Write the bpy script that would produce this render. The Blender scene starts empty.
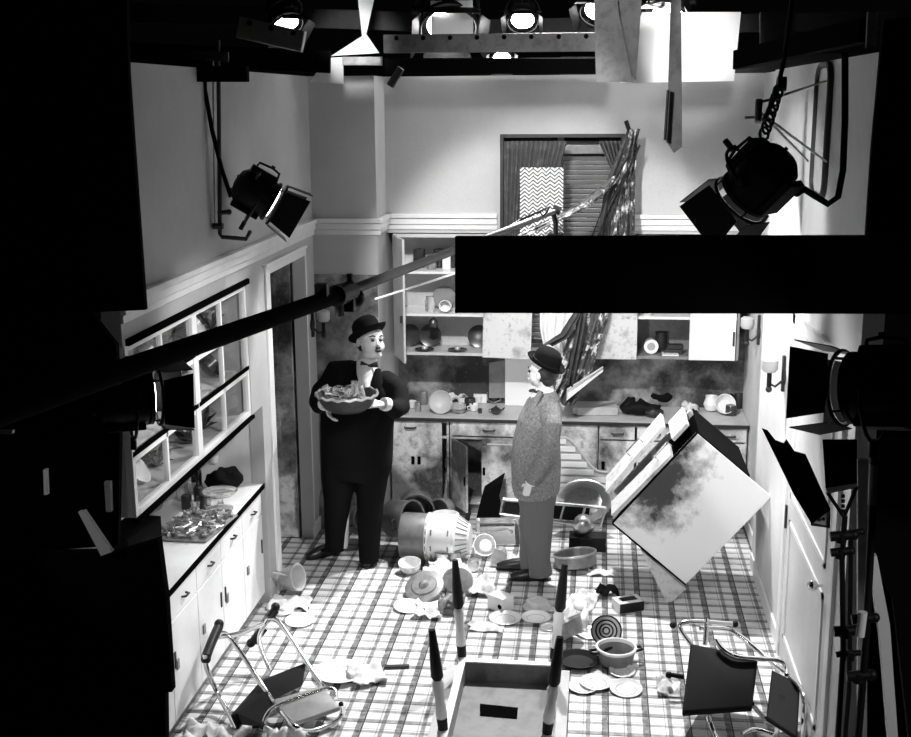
import bpy, math, random
from mathutils import Vector, Matrix, Quaternion, noise
from math import sin, cos, pi, radians, tan, sqrt, atan2
random.seed(7)
S = bpy.context.scene
COL = S.collection
V = Vector
# ------------------------------------------------------------------ camera
F_PX = 1199.1; YAW, PITCH, ROLL = radians(6.885), radians(12.587), radians(-.4355)
CP = V((0, 0, 3.6))
_F = V((-sin(YAW)*cos(PITCH), cos(YAW)*cos(PITCH), -sin(PITCH)))
_R0 = V((cos(YAW), sin(YAW), 0)); _U0 = _R0.cross(_F)
_R = _R0*cos(ROLL)+_U0*sin(ROLL); _U = -_R0*sin(ROLL)+_U0*cos(ROLL)
def at(x, y, X=None, Y=None, Z=None):
    d = _F*F_PX+_R*(x-455.5)-_U*(y-368.5)
    if Z is not None: t = (Z-CP.z)/d.z
    elif Y is not None: t = (Y-CP.y)/d.y
    else: t = (X-CP.x)/d.x
    return CP+d*t
cam = bpy.data.cameras.new('camera'); co = bpy.data.objects.new('camera', cam); COL.objects.link(co)
co.matrix_world = Matrix(((_R.x, _U.x, -_F.x, CP.x), (_R.y, _U.y, -_F.y, CP.y), (_R.z, _U.z, -_F.z, CP.z), (0, 0, 0, 1)))
cam.sensor_width = 36; cam.lens = F_PX*36/911; cam.clip_end = 200
S.camera = co
# ------------------------------------------------------------------ materials
def mat(name, c, rough=.6, metal=0, spec=.5, n=None, bump=0, bscale=60, emit=0, pos=False, trans=0, coat=0):
    """n = (scale, other colour, low, high) procedural mottling"""
    m = bpy.data.materials.new(name); m.use_nodes = True; N = m.node_tree.nodes; L = m.node_tree.links
    b = N['Principled BSDF']
    g = (c, c, c, 1)
    b.inputs['Base Color'].default_value = g; b.inputs['Roughness'].default_value = rough
    b.inputs['Metallic'].default_value = metal; b.inputs['Specular IOR Level'].default_value = spec
    b.inputs['Coat Weight'].default_value = coat
    if trans: b.inputs['Transmission Weight'].default_value = trans; b.inputs['IOR'].default_value = 1.45
    if emit: b.inputs['Emission Color'].default_value = (1, 1, 1, 1); b.inputs['Emission Strength'].default_value = emit
    if n or bump:
        if pos:
            tc = N.new('ShaderNodeNewGeometry'); src = tc.outputs['Position']
        else:
            tc = N.new('ShaderNodeTexCoord'); src = tc.outputs['Object']
    if n:
        for i, (sc, c2, lo, hi) in enumerate(n if isinstance(n, list) else [n]):
            t = N.new('ShaderNodeTexNoise'); t.inputs['Scale'].default_value = sc; t.inputs['Detail'].default_value = 7; t.inputs['Roughness'].default_value = .62
            L.new(src, t.inputs['Vector'])
            r = N.new('ShaderNodeMapRange'); r.inputs[1].default_value = lo; r.inputs[2].default_value = hi; r.clamp = True
            L.new(t.outputs['Fac'], r.inputs[0])
            mx = N.new('ShaderNodeMix'); mx.data_type = 'RGBA'
            if i == 0: mx.inputs[6].default_value = g
            else: L.new(prev, mx.inputs[6])
            mx.inputs[7].default_value = (c2, c2, c2, 1); L.new(r.outputs[0], mx.inputs[0])
            prev = mx.outputs[2]
        L.new(prev, b.inputs['Base Color'])
    if bump:
        t = N.new('ShaderNodeTexNoise'); t.inputs['Scale'].default_value = bscale; t.inputs['Detail'].default_value = 4; L.new(src, t.inputs['Vector'])
        bp = N.new('ShaderNodeBump'); bp.inputs['Strength'].default_value = bump; bp.inputs['Distance'].default_value = .01
        L.new(t.outputs['Fac'], bp.inputs['Height']); L.new(bp.outputs[0], b.inputs['Normal'])
    return m
M = {}
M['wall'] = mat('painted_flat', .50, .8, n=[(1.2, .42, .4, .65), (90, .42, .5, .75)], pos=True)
M['wall_shaded'] = mat('painted_flat_shaded', .34, .8, n=[(1.2, .26, .4, .65), (90, .28, .5, .75)], pos=True)  # shaded copy of the wall paint, the shade put into its colour
M['wall_lit'] = mat('painted_flat_lit', .72, .6, n=[(1.5, .60, .4, .65), (90, .62, .5, .8)], pos=True)  # lighter copy of the wall paint, strong light put into its colour
def sootcloud(name, base, c, r, dark=.05, rough=.4, k=1.5, sc=2.2, z=1.0):
    m = mat(name, base, rough); N = m.node_tree.nodes; L = m.node_tree.links; b = N['Principled BSDF']
    g = N.new('ShaderNodeNewGeometry'); mp = N.new('ShaderNodeVectorMath'); mp.operation = 'SUBTRACT'; mp.inputs[1].default_value = c; L.new(g.outputs['Position'], mp.inputs[0])
    s_ = N.new('ShaderNodeVectorMath'); s_.operation = 'MULTIPLY'; s_.inputs[1].default_value = (1/r, 1/r, 1/(r*z)); L.new(mp.outputs[0], s_.inputs[0])
    ln = N.new('ShaderNodeVectorMath'); ln.operation = 'LENGTH'; L.new(s_.outputs[0], ln.inputs[0])
    t = N.new('ShaderNodeTexNoise'); t.inputs['Scale'].default_value = sc; t.inputs['Detail'].default_value = 8; t.inputs['Roughness'].default_value = .68; L.new(g.outputs['Position'], t.inputs['Vector'])
    a = N.new('ShaderNodeMath'); a.operation = 'MULTIPLY_ADD'; a.inputs[1].default_value = -k*2; a.inputs[2].default_value = k; L.new(t.outputs['Fac'], a.inputs[0])
    d = N.new('ShaderNodeMath'); d.operation = 'ADD'; L.new(ln.outputs['Value'], d.inputs[0]); L.new(a.outputs[0], d.inputs[1])
    q = N.new('ShaderNodeMapRange'); q.inputs[1].default_value = .35; q.inputs[2].default_value = 1.15; L.new(d.outputs[0], q.inputs[0])
    x = N.new('ShaderNodeMix'); x.data_type = 'RGBA'; x.inputs[6].default_value = (dark, dark, dark, 1); x.inputs[7].default_value = (base, base, base, 1); L.new(q.outputs[0], x.inputs[0]); L.new(x.outputs[2], b.inputs['Base Color'])
    return m
M['soot'] = mat('sooty_wall', .42, .85, n=[(1.5, .035, .42, .58), (7, .05, .46, .75), (40, .5, .62, .85)], pos=True)
M['sootcab'] = mat('sooty_cabinet_paint', .72, .6, n=[(1.3, .05, .46, .60), (12, .10, .50, .75), (45, .25, .55, .8)], pos=True)
M['paint'] = mat('white_gloss_paint', .80, .35, n=(3, .68, .4, .7), pos=True)
M['paint2'] = mat('white_gloss_trim', .85, .35)
M['trimg'] = mat('greyed_trim', .52, .5, n=(20, .4, .5, .8))
M['board'] = mat('dark_grey_plywood', .10, .8, n=(18, .05, .45, .75))
M['black'] = mat('black_duvetyne', .004, .95, spec=.05)
M['blackm'] = mat('black_enamel', .007, .5, spec=.25)
M['darkm'] = mat('dark_metal', .03, .5, .3, n=(20, .05, .5, .8))
M['grey'] = mat('grey_painted_wood', .22, .7, n=(25, .12, .45, .75))
M['wood'] = mat('weathered_wood', .35, .7, n=(12, .2, .45, .75))
M['greym'] = mat('galvanised_metal', .40, .4, .6, n=(15, .2, .4, .8))
M['chrome'] = mat('chrome', .80, .16, 1.0)
M['alu'] = mat('aluminium', .62, .32, .9, n=(30, .35, .5, .8))
M['white'] = mat('white_cloth', .82, .8, n=(12, .66, .5, .8), bump=.3)
M['china'] = mat('white_china', .82, .2, spec=.6)
M['china2'] = mat('grey_china', .38, .25, spec=.6)
M['chinad'] = mat('dark_china', .03, .25, spec=.6)
M['lightg'] = mat('light_grey_enamel', .55, .4, n=(8, .4, .45, .8))
M['midg'] = mat('mid_grey_enamel', .22, .45, n=(10, .12, .45, .8))
M['vinyl'] = mat('dark_vinyl', .008, .65, spec=.1, bump=.15, bscale=200)
M['vinylg'] = mat('grey_vinyl', .40, .45, n=(8, .3, .4, .7))
M['cloth'] = mat('dark_cloth', .006, .95, spec=.1)
M['paper'] = mat('crumpled_paper', .72, .8, n=(9, .2, .5, .72))
M['suitb'] = mat('black_wool', .006, .9, spec=.12)
M['suitg'] = mat('grey_tweed', .20, .92, spec=.1, n=[(70, .34, .5, .7), (45, .08, .52, .72)])
M['trouser'] = mat('grey_flannel', .14, .92, spec=.1, n=[(120, .16, .5, .7)])
M['skin'] = mat('skin', .68, .5, spec=.35)
M['hair'] = mat('dark_hair', .02, .6)
M['shirt'] = mat('white_shirt', .85, .7)
M['leather'] = mat('black_leather', .01, .35)
M['silk'] = mat('diffusion_silk', .85, .8)
M['curt'] = mat('dark_curtain', .05, .85, n=[(14, .12, .5, .75)])
M['curt2'] = mat('patterned_curtain', .09, .7, n=[(11, .75, .52, .58), (24, .02, .50, .60)])
M['stovew'] = sootcloud('sooty_stove_enamel', .85, (.45, 8.3, .95), .36, .055, k=1.5, sc=4.5, z=1.1)
M['stoved'] = mat('white_stove_enamel', .60, .45, n=[(5, .22, .52, .7), (26, .2, .55, .75)], pos=True)
M['lens'] = mat('lit_lens', 1, .3, emit=14)
M['lensb'] = mat('bright_lens', 1, .3, emit=25)
M['hole'] = mat('dark_hole', .003, 1, spec=0)
M['stage'] = mat('stage_floor', .02, .9)
M['foodd'] = mat('dark_leaves', .05, .5, n=(20, .25, .5, .7))
def glassmat():
    m = bpy.data.materials.new('window_glass'); m.use_nodes = True; N = m.node_tree.nodes; L = m.node_tree.links
    N.remove(N['Principled BSDF']); o = N['Material Output']
    a = N.new('ShaderNodeBsdfTransparent'); a.inputs[0].default_value = (.93, .93, .93, 1)
    g = N.new('ShaderNodeBsdfGlossy'); g.inputs['Roughness'].default_value = .03; g.inputs[0].default_value = (.9, .9, .9, 1)
    f = N.new('ShaderNodeValue'); f.outputs[0].default_value = .07
    x = N.new('ShaderNodeMixShader'); L.new(f.outputs[0], x.inputs[0]); L.new(a.outputs[0], x.inputs[1]); L.new(g.outputs[0], x.inputs[2]); L.new(x.outputs[0], o.inputs[0])
    return m
M['pane'] = glassmat()
M['glass'] = mat('clear_glassware', .95, .05, trans=.85)
M['bottle'] = mat('dark_bottle_glass', .01, .1, spec=.7)
def plaid():
    m = bpy.data.materials.new('plaid_linoleum'); m.use_nodes = True; N = m.node_tree.nodes; L = m.node_tree.links
    b = N['Principled BSDF']; b.inputs['Roughness'].default_value = .5; b.inputs['Specular IOR Level'].default_value = .35
    geo = N.new('ShaderNodeNewGeometry'); sp = N.new('ShaderNodeSeparateXYZ')
    wob = N.new('ShaderNodeTexNoise'); wob.inputs['Scale'].default_value = 22; wob.inputs['Detail'].default_value = 5
    L.new(geo.outputs['Position'], wob.inputs['Vector'])
    L.new(geo.outputs['Position'], sp.inputs[0])
    def mth(op, a, bb=None, c=None):
        n = N.new('ShaderNodeMath'); n.operation = op
        for i, v in enumerate((a, bb, c)):
            if v is None: continue
            if isinstance(v, (int, float)): n.inputs[i].default_value = v
            else: L.new(v, n.inputs[i])
        return n.outputs[0]
    w = mth('MULTIPLY', mth('SUBTRACT', wob.outputs['Fac'], .5), .05)
    def axis(src, per, off, bands):
        u = mth('FRACT', mth('ADD', mth('DIVIDE', mth('SUBTRACT', src, off), per), 100))
        uw = mth('ADD', u, w)
        tot = None
        for lo, hi, val, useW in bands:
            q = uw if useW else u
            msk = mth('MULTIPLY', mth('GREATER_THAN', q, lo), mth('LESS_THAN', q, hi))
            if useW:  # brushed, patchy ink
                ink = mth('MINIMUM', mth('ADD', mth('MULTIPLY', wob.outputs['Fac'], 1.3), .22), 1)
                msk = mth('MULTIPLY', msk, ink)
            fac = mth('SUBTRACT', 1, mth('MULTIPLY', msk, 1-val))
            tot = fac if tot is None else mth('MULTIPLY', tot, fac)
        return tot
    fx = axis(sp.outputs[0], .2405, -.129, [(.965, 1.1, .03, 0), (.82, .965, .16, 1), (.43, .54, .30, 1), (.36, .375, .3, 0)])
    fy = axis(sp.outputs[1], .2375, 6.856, [(-.1, .04, .14, 0), (.04, .18, .34, 1), (.52, .64, .42, 1), (.70, .72, .3, 0)])
    big = N.new('ShaderNodeTexNoise'); big.inputs['Scale'].default_value = 2.5; big.inputs['Detail'].default_value = 6; L.new(geo.outputs['Position'], big.inputs['Vector'])
    d = N.new('ShaderNodeMapRange'); d.inputs[1].default_value = .45; d.inputs[2].default_value = .8; d.inputs[3].default_value = .74; d.inputs[4].default_value = .5; L.new(big.outputs['Fac'], d.inputs[0])
    val = mth('MULTIPLY', mth('MULTIPLY', fx, fy), d.outputs[0])
    val = mth('MAXIMUM', val, .012)
    cb = N.new('ShaderNodeCombineColor'); [L.new(val, cb.inputs[i]) for i in range(3)]
    L.new(cb.outputs[0], b.inputs['Base Color'])
    return m
M['plaid'] = plaid()
def wavy(name, c1, c2, scale, dist, rot=0):
    m = bpy.data.materials.new(name); m.use_nodes = True; N = m.node_tree.nodes; L = m.node_tree.links
    b = N['Principled BSDF']; b.inputs['Roughness'].default_value = .8
    tc = N.new('ShaderNodeTexCoord'); mp = N.new('ShaderNodeMapping'); mp.inputs['Rotation'].default_value = (0, rot, 0); L.new(tc.outputs['Object'], mp.inputs[0])
    w = N.new('ShaderNodeTexWave'); w.bands_direction = 'Z'; w.inputs['Scale'].default_value = scale; zz = N.new('ShaderNodeSeparateXYZ'); L.new(mp.outputs[0], zz.inputs[0]); pp = N.new('ShaderNodeMath'); pp.operation = 'PINGPONG'; pp.inputs[1].default_value = .035; L.new(zz.outputs[0], pp.inputs[0]); aa = N.new('ShaderNodeMath'); aa.operation = 'MULTIPLY_ADD'; aa.inputs[1].default_value = .9; L.new(pp.outputs[0], aa.inputs[0]); L.new(zz.outputs[2], aa.inputs[2]); cm = N.new('ShaderNodeCombineXYZ'); L.new(aa.outputs[0], cm.inputs[2]); L.new(zz.outputs[0], cm.inputs[0]); w.inputs['Distortion'].default_value = dist; w.inputs['Detail'].default_value = 1; w.inputs['Detail Scale'].default_value = 2
    L.new(cm.outputs[0], w.inputs[0])
    r = N.new('ShaderNodeMapRange'); r.inputs[1].default_value = .4; r.inputs[2].default_value = .6; L.new(w.outputs['Fac'], r.inputs[0])
    x = N.new('ShaderNodeMix'); x.data_type = 'RGBA'; x.inputs[6].default_value = (c1, c1, c1, 1); x.inputs[7].default_value = (c2, c2, c2, 1); L.new(r.outputs[0], x.inputs[0]); L.new(x.outputs[2], b.inputs['Base Color'])
    return m
M['zig'] = wavy('scalloped_lace', .10, .9, 10, .8)
# ------------------------------------------------------------------ mesh builder (world coordinates)
class MB:
    def __init__(s): s.v = []; s.f = []; s.M = Matrix.Identity(4)
    def add(s, vs, fs):
        o = len(s.v); s.v += [s.M @ V(v) for v in vs]; s.f += [tuple(i+o for i in f) for f in fs]; return s
    def box(s, c, d, r=None, top=(1, 1)):
        x, y, z = (q/2 for q in d); R = r.to_matrix() if isinstance(r, Quaternion) else (r or Matrix.Identity(3)); R = R.to_3x3()
        P = []
        for sz in (-1, 1):
            k = top if sz > 0 else (1, 1)
            for sx, sy in ((-1, -1), (1, -1), (1, 1), (-1, 1)): P.append(V(c)+R @ V((sx*x*k[0], sy*y*k[1], sz*z)))
        return s.add(P, [(3, 2, 1, 0), (4, 5, 6, 7), (0, 1, 5, 4), (1, 2, 6, 5), (2, 3, 7, 6), (3, 0, 4, 7)])
    def bb(s, a, b):   # box from corner to corner
        a, b = V(a), V(b); return s.box((a+b)/2, [abs(q) for q in (b-a)])
    def tube(s, pts, r, n=8, closed=False, ref=None, caps=True):
        pts = [V(p) for p in pts]; N = len(pts)
        if not isinstance(r, (list, tuple)): r = [r]*N
        T = []
        for i in range(N):
            if closed: t = pts[(i+1) % N]-pts[i-1]
            else: t = pts[min(i+1, N-1)]-pts[max(i-1, 0)]
            T.append(t.normalized() if t.length > 1e-9 else V((0, 0, 1)))
        up = V(ref) if ref else (V((0, 0, 1)) if abs(T[0].z) < .9 else V((0, 1, 0)))
        A = T[0].cross(up).normalized(); vs = []
        for i in range(N):
            if ref: A = T[i].cross(V(ref)); A = A.normalized() if A.length > 1e-5 else V((1, 0, 0))
            else: A = (A-T[i]*A.dot(T[i])).normalized()
            B = T[i].cross(A); q = r[i]; ra, rb = q if isinstance(q, (list, tuple)) else (q, q)
            for k in range(n):
                a = 2*pi*k/n; vs.append(pts[i]+A*cos(a)*ra+B*sin(a)*rb)
        fs = []
        for i in range(N if closed else N-1):
            j = (i+1) % N
            for k in range(n):
                l = (k+1) % n; fs.append((i*n+k, j*n+k, j*n+l, i*n+l))
        if caps and not closed: fs += [tuple(range(n)), tuple(range((N-1)*n+n-1, (N-1)*n-1, -1))]
        return s.add(vs, fs)
    def cyl(s, a, b, r0, r1=None, n=20): return s.tube([a, b], [r0, r0 if r1 is None else r1], n)
    def lathe(s, prof, n=28, c=(0, 0, 0), R=None, sc=(1, 1, 1), a0=0, a1=2*pi, ring=False):
        """prof: (r, z) pairs; closed solid of revolution"""
        R = R.to_matrix() if isinstance(R, Quaternion) else R
        R = R.to_3x3() if R else Matrix.Identity(3); vs = []
        for r, z in prof:
            for k in range(n):
                a = a0+(a1-a0)*k/n; vs.append(V(c)+R @ V((r*cos(a)*sc[0], r*sin(a)*sc[1], z*sc[2])))
        fs = []
        for i in range(len(prof)-1):
            for k in range(n):
                l = (k+1) % n; fs.append((i*n+k, i*n+l, (i+1)*n+l, (i+1)*n+k))
        if ring: i = len(prof)-1; fs += [(i*n+k, i*n+(k+1) % n, (k+1) % n, k) for k in range(n)]
        else: fs += [tuple(range(n-1, -1, -1)), tuple(range((len(prof)-1)*n, len(prof)*n))]
        return s.add(vs, fs)
    def sph(s, c, r, n=16, R=None):
        r = (r, r, r) if isinstance(r, (int, float)) else r
        prof = [(max(sin(pi*i/(n//2)), 1e-3), -cos(pi*i/(n//2))) for i in range(n//2+1)]
        return s.lathe(prof, n, c, R, r)
    def prism(s, poly, axis_vec):
        """poly: world points (planar), extruded by axis_vec"""
        n = len(poly); d = V(axis_vec); vs = [V(p) for p in poly]+[V(p)+d for p in poly]
        fs = [tuple(range(n-1, -1, -1)), tuple(range(n, 2*n))]+[(i, (i+1) % n, n+(i+1) % n, n+i) for i in range(n)]
        return s.add(vs, fs)
    def sheet(s, fn, nu, nv, th=.004):
        """fn(u,v)->point; a thin closed sheet"""
        P = [[V(fn(i/nu, j/nv)) for j in range(nv+1)] for i in range(nu+1)]
        vs = []; 
        for sgn in (1, -1):
            for i in range(nu+1):
                for j in range(nv+1):
                    a = P[min(i+1, nu)][j]-P[max(i-1, 0)][j]; b = P[i][min(j+1, nv)]-P[i][max(j-1, 0)]
                    nn = a.cross(b); nn = nn.normalized() if nn.length > 1e-9 else V((0, 0, 1))
                    vs.append(P[i][j]+nn*sgn*th/2)
        w = nv+1; o = (nu+1)*w; fs = []
        for i in range(nu):
            for j in range(nv):
                q = (i*w+j, (i+1)*w+j, (i+1)*w+j+1, i*w+j+1); fs.append(q); fs.append(tuple(o+k for k in reversed(q)))
        for i in range(nu):
            for j in (0, nv):
                a, b = i*w+j, (i+1)*w+j; fs.append((a, b, b+o, a+o) if j else (b, a, a+o, b+o))
        for j in range(nv):
            for i in (0, nu):
                a, b = i*w+j, i*w+j+1; fs.append((b, a, a+o, b+o) if i else (a, b, b+o, a+o))
        return s.add(vs, fs)
    def noise(s, amp, sc):
        s.v = [p+V((noise.noise(p*sc), noise.noise(p*sc+V((9, 0, 0))), noise.noise(p*sc+V((0, 9, 0)))))*amp for p in s.v]; return s
    def obj(s, name, m, parent=None, smooth=False, bev=0, remesh=0, sub=0, label=None):
        me = bpy.data.meshes.new(name); o = bpy.data.objects.new(name, me); COL.objects.link(o)
        if parent is not None:
            inv = INV[parent.name]; o.parent = parent; INV[o.name] = inv; vs = [inv @ v for v in s.v]
        else:
            n = len(s.v); c = V((sum(v.x for v in s.v)/n, sum(v.y for v in s.v)/n, min(v.z for v in s.v)))
            o.location = c; vs = [v-c for v in s.v]; INV[o.name] = Matrix.Translation(-c)
        me.from_pydata(vs, [], s.f); me.materials.append(M[m] if isinstance(m, str) else m)
        if remesh:
            r = o.modifiers.new('r', 'REMESH'); r.mode = 'VOXEL'; r.voxel_size = remesh; r.use_smooth_shade = True
            q = o.modifiers.new('s', 'SMOOTH'); q.iterations = 3; q.factor = .5
        if bev:
            b = o.modifiers.new('b', 'BEVEL'); b.width = bev; b.segments = 2; b.limit_method = 'ANGLE'; b.angle_limit = radians(40)
        if sub: b = o.modifiers.new('u', 'SUBSURF'); b.levels = b.render_levels = sub
        if smooth or sub:
            me.shade_smooth()
            if smooth != 'all' and not sub:
                me.set_sharp_from_angle(angle=radians(38))
        if label: o['label'] = label
        return o
INV = {}
def thing(name, label, cat, loc=(0, 0, 0), rot=None, group=None):
    o = bpy.data.objects.new(name, None); COL.objects.link(o); o.empty_display_size = .1
    R = (rot if isinstance(rot, Quaternion) else rot.to_quaternion()) if rot is not None else Quaternion()
    o.rotation_mode = 'QUATERNION'; o.rotation_quaternion = R; o.location = loc
    INV[o.name] = (Matrix.Translation(V(loc)) @ R.to_matrix().to_4x4()).inverted()
    return tag(o, label, cat, group)
def tag(o, label, cat, group=None, kind=None):
    o['label'] = label; o['category'] = cat
    if group: o['group'] = group
    if kind: o['kind'] = kind
    return o
def struct(o): o['kind'] = 'structure'; return o
def place(o, loc, rot=None):
    o.rotation_mode = 'QUATERNION'; o.location = loc
    if rot is not None: o.rotation_quaternion = rot if isinstance(rot, Quaternion) else rot.to_quaternion()
    return o
KIDS = {}
def children_of(o): return [c for c in bpy.data.objects if c.parent == o]
def dup(o, loc, rot=None, label=None, group=None, scale=None, parent=None):
    c = o.copy(); COL.objects.link(c); c.parent = parent
    if parent is None:
        place(c, loc, rot)
        if label: c['label'] = label
        if group: c['group'] = group
        if scale: c.scale = (scale,)*3 if isinstance(scale, (int, float)) else scale
    for k in children_of(o): dup(k, None, parent=c)
    return c
def rz(a): return Quaternion((0, 0, 1), radians(a))
def rx(a): return Quaternion((1, 0, 0), radians(a))
def ry(a): return Quaternion((0, 1, 0), radians(a))
def lp(a, b, t): return V(a)*(1-t)+V(b)*t
# ------------------------------------------------------------------ the setting
XL, XR, H = -2.35, 1.24, 3.8
def sbox(name, a, b, m, bev=0): return struct(MB().bb(a, b).obj(name, m, bev=bev))
f = MB(); f.bb((-3.5, 3.6, -.03), (1.4, 11.2, 0)); struct(f.obj('floor', 'plaid'))
struct(MB().bb((-12, -4, -.08), (12, 16, -.035)).obj('floor_stage', 'stage'))
# left wall: window opening, alcove over the counter, doorway
w = MB()
w.bb((XL-.1, 5.62, 2.41), (XL, 9.72, H))            # above window, door
w.bb((XL-.1, 7.76, 1.50), (XL, 8.02, 2.41))         # post
w.bb((XL-.1, 8.02, 0), (XL, 8.22, 2.41))
w.bb((XL-.1, 9.40, 0), (XL, 9.72, 2.41))
struct(w.obj('wall_left', 'wall'))
w = MB()
w.bb((-3.12, 8.03, .9), (XL-.1, 8.12, 1.5)); w.bb((-3.12, 5.6, .93), (-3.02, 8.02, 1.5))
struct(w.obj('wall_alcove', 'paint'))
w = MB()   # doorway reveal and casing
w.bb((XL-.1, 8.2, 0), (XL+.015, 8.31, 2.46)); w.bb((XL-.1, 9.37, 0), (XL+.01, 9.41, 2.46)); w.bb((XL-.1, 8.31, 2.40), (XL+.015, 9.37, 2.46))
w.bb((XL-.1, 8.16, 2.46), (XL+.035, 9.36, 2.485))
struct(w.obj('trim_1', 'paint2', bev=.004))
w = MB(); w.bb((-3.3, 9.43, 0), (XL-.1, 9.48, 2.4)); struct(w.obj('wall_hall', 'soot'))
w = MB(); w.bb((-3.3, 7.9, 0), (-3.25, 9.3, 2.5)); struct(w.obj('wall_hall_side', 'soot'))
d = MB(); d.bb((-3.14, 9.345, .01), (XL-.12, 9.39, 2.37)); dl = struct(d.obj('door_1', 'sootcab', bev=.004))
p = MB(); p.bb((-3.04, 9.335, 1.25), (XL-.24, 9.346, 2.25)); p.bb((-3.04, 9.335, .2), (XL-.24, 9.346, 1.1)); p.obj('door_panel', 'sootcab', dl, bev=.004)
# column and back wall
sbox('wall_column', (XL, 9.7, 0), (-1.81, 10.72, H), 'wall')
w = MB()
w.bb((-1.81, 10.62, .0), (1.36, 10.72, 2.5))
struct(w.obj('wall_back_lower', 'soot'))
w = MB()
w.bb((-1.81, 10.15, 3.325), (1.36, 10.72, H)); w.bb((-1.81, 10.15, 2.5), (-.835, 10.72, 3.325)); w.bb((.195, 10.15, 2.5), (1.36, 10.72, 3.325))
struct(w.obj('wall_back', 'wall'))
# soot blown over the lower column (its own skin of dirty paint)
sbox('wall_column_dado', (XL, 9.692, .12), (-1.815, 9.7, 2.2), 'soot')
# right wall
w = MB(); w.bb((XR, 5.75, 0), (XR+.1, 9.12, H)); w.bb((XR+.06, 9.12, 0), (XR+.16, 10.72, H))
struct(w.obj('wall_right', 'wall_lit'))
w = MB(); w.bb((XR-.015, 7.66, 0), (XR+.0, 9.1, .12)); w.bb((XR+.045, 9.16, 0), (XR+.06, 10.05, .12)); struct(w.obj('baseboard_right', 'paint2', bev=.004))
w = MB(); w.bb((XL, 9.33, 0), (XL+.015, 9.7, .12)); w.bb((XL, 9.68, 0), (-1.8, 9.692, .12)); struct(w.obj('baseboard_left', 'paint2', bev=.004))
# right door
w = MB()
w.bb((XR-.02, 7.54, 0), (XR, 7.64, 2.3)); w.bb((XR-.02, 5.95, 0), (XR, 6.05, 2.3)); w.bb((XR-.02, 5.95, 2.22), (XR, 7.64, 2.3)); w.bb((XR-.035, 5.9, 2.3), (XR, 7.68, 2.325))
struct(w.obj('trim_2', 'paint2', bev=.004))
d = struct(MB().bb((XR-.008, 6.05, .01), (XR, 7.54, 2.22)).obj('door_2', 'wall_lit'))
p = MB()
for (a, b, lo, hi) in ((6.2, 7.38, 1.15, 2.08), (6.2, 7.38, .2, 1.0)):
    for q in ((a, a+.03, lo, hi), (b-.03, b, lo, hi), (a, b, lo, lo+.03), (a, b, hi-.03, hi)): p.bb((XR-.018, q[0], q[2]), (XR-.008, q[1], q[3]))
p.obj('panel_moulding', 'paint2', d)
h = MB().bb((XR-.022, 7.50, 1.78), (XR-.008, 7.53, 1.92)); h.obj('hinge', 'darkm', d)
h = MB().bb((XR-.022, 7.50, .9), (XR-.008, 7.53, 1.05)); h.obj('hinge', 'darkm', d)
h = MB(); h.sph((XR-.06, 6.25, 1.03), .03); h.cyl((XR-.06, 6.25, 1.03), (XR, 6.25, 1.03), .01); h.obj('door_knob', 'chrome', d, smooth=True)
# picture rail (three-step moulding)
def rail(name, segs):
    r = MB()
    for (x0, y0, x1, y1, nx, ny) in segs:
        for z0, z1, t in ((2.53, 2.57, .015), (2.575, 2.625, .03), (2.63, 2.665, .05)):
            a = V((min(x0, x1), min(y0, y1), z0)); b = V((max(x0, x1), max(y0, y1), z1))
            if nx > 0: b.x += t
            if nx < 0: a.x -= t
            if ny < 0: a.y -= t
            r.bb(a, b)
    return struct(r.obj(name, 'paint', bev=.004))
rail('trim_3', [(XL, 5.62, XL, 9.7, 1, 0), (XL, 9.7, -1.81+.03, 9.7, 0, -1), (-1.81, 9.7, -1.81, 10.15, 1, 0), (-1.81, 10.15, -.86, 10.15, 0, -1), (.22, 10.15, XR+.05, 10.15, 0, -1)])
# ---- window in the back wall: frame, glass, blind
w = MB(); x0, x1, z0, z1 = -.835, .195, 1.52, 3.325
w.bb((x0, 10.13, z0), (x0+.03, 10.3, z1)); w.bb((x1-.03, 10.13, z0), (x1, 10.3, z1)); w.bb((x0+.03, 10.13, z1-.03), (x1-.03, 10.3, z1)); w.bb((x0+.03, 10.13, z0), (x1-.03, 10.3, z0+.04))
wd = struct(w.obj('window_1', 'darkm', bev=.003))
w = MB(); w.bb((-.36, 10.24, z0+.04), (-.31, 10.28, z1-.03)); w.bb((x0+.03, 10.24, 3.16), (x1-.03, 10.28, 3.22)); w.bb((x0+.03, 10.24, 2.36), (x1-.03, 10.28, 2.41)); w.obj('sash', 'grey', wd)
MB().bb((x0+.03, 10.285, z0+.04), (x1-.03, 10.29, z1-.03)).obj('pane', 'pane', wd)
w = MB()
for i in range(40):
    z = 1.60+i*.040; w.box((-.32, 10.34, z), (.95, .055, .004), rx(-38))
w.bb((x0+.03, 10.31, 3.2), (x1-.03, 10.36, 3.26))
tag(w.obj('venetian_blind', 'paint'), 'pale slatted blind hanging behind the window glass of the back wall', 'blind')
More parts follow.
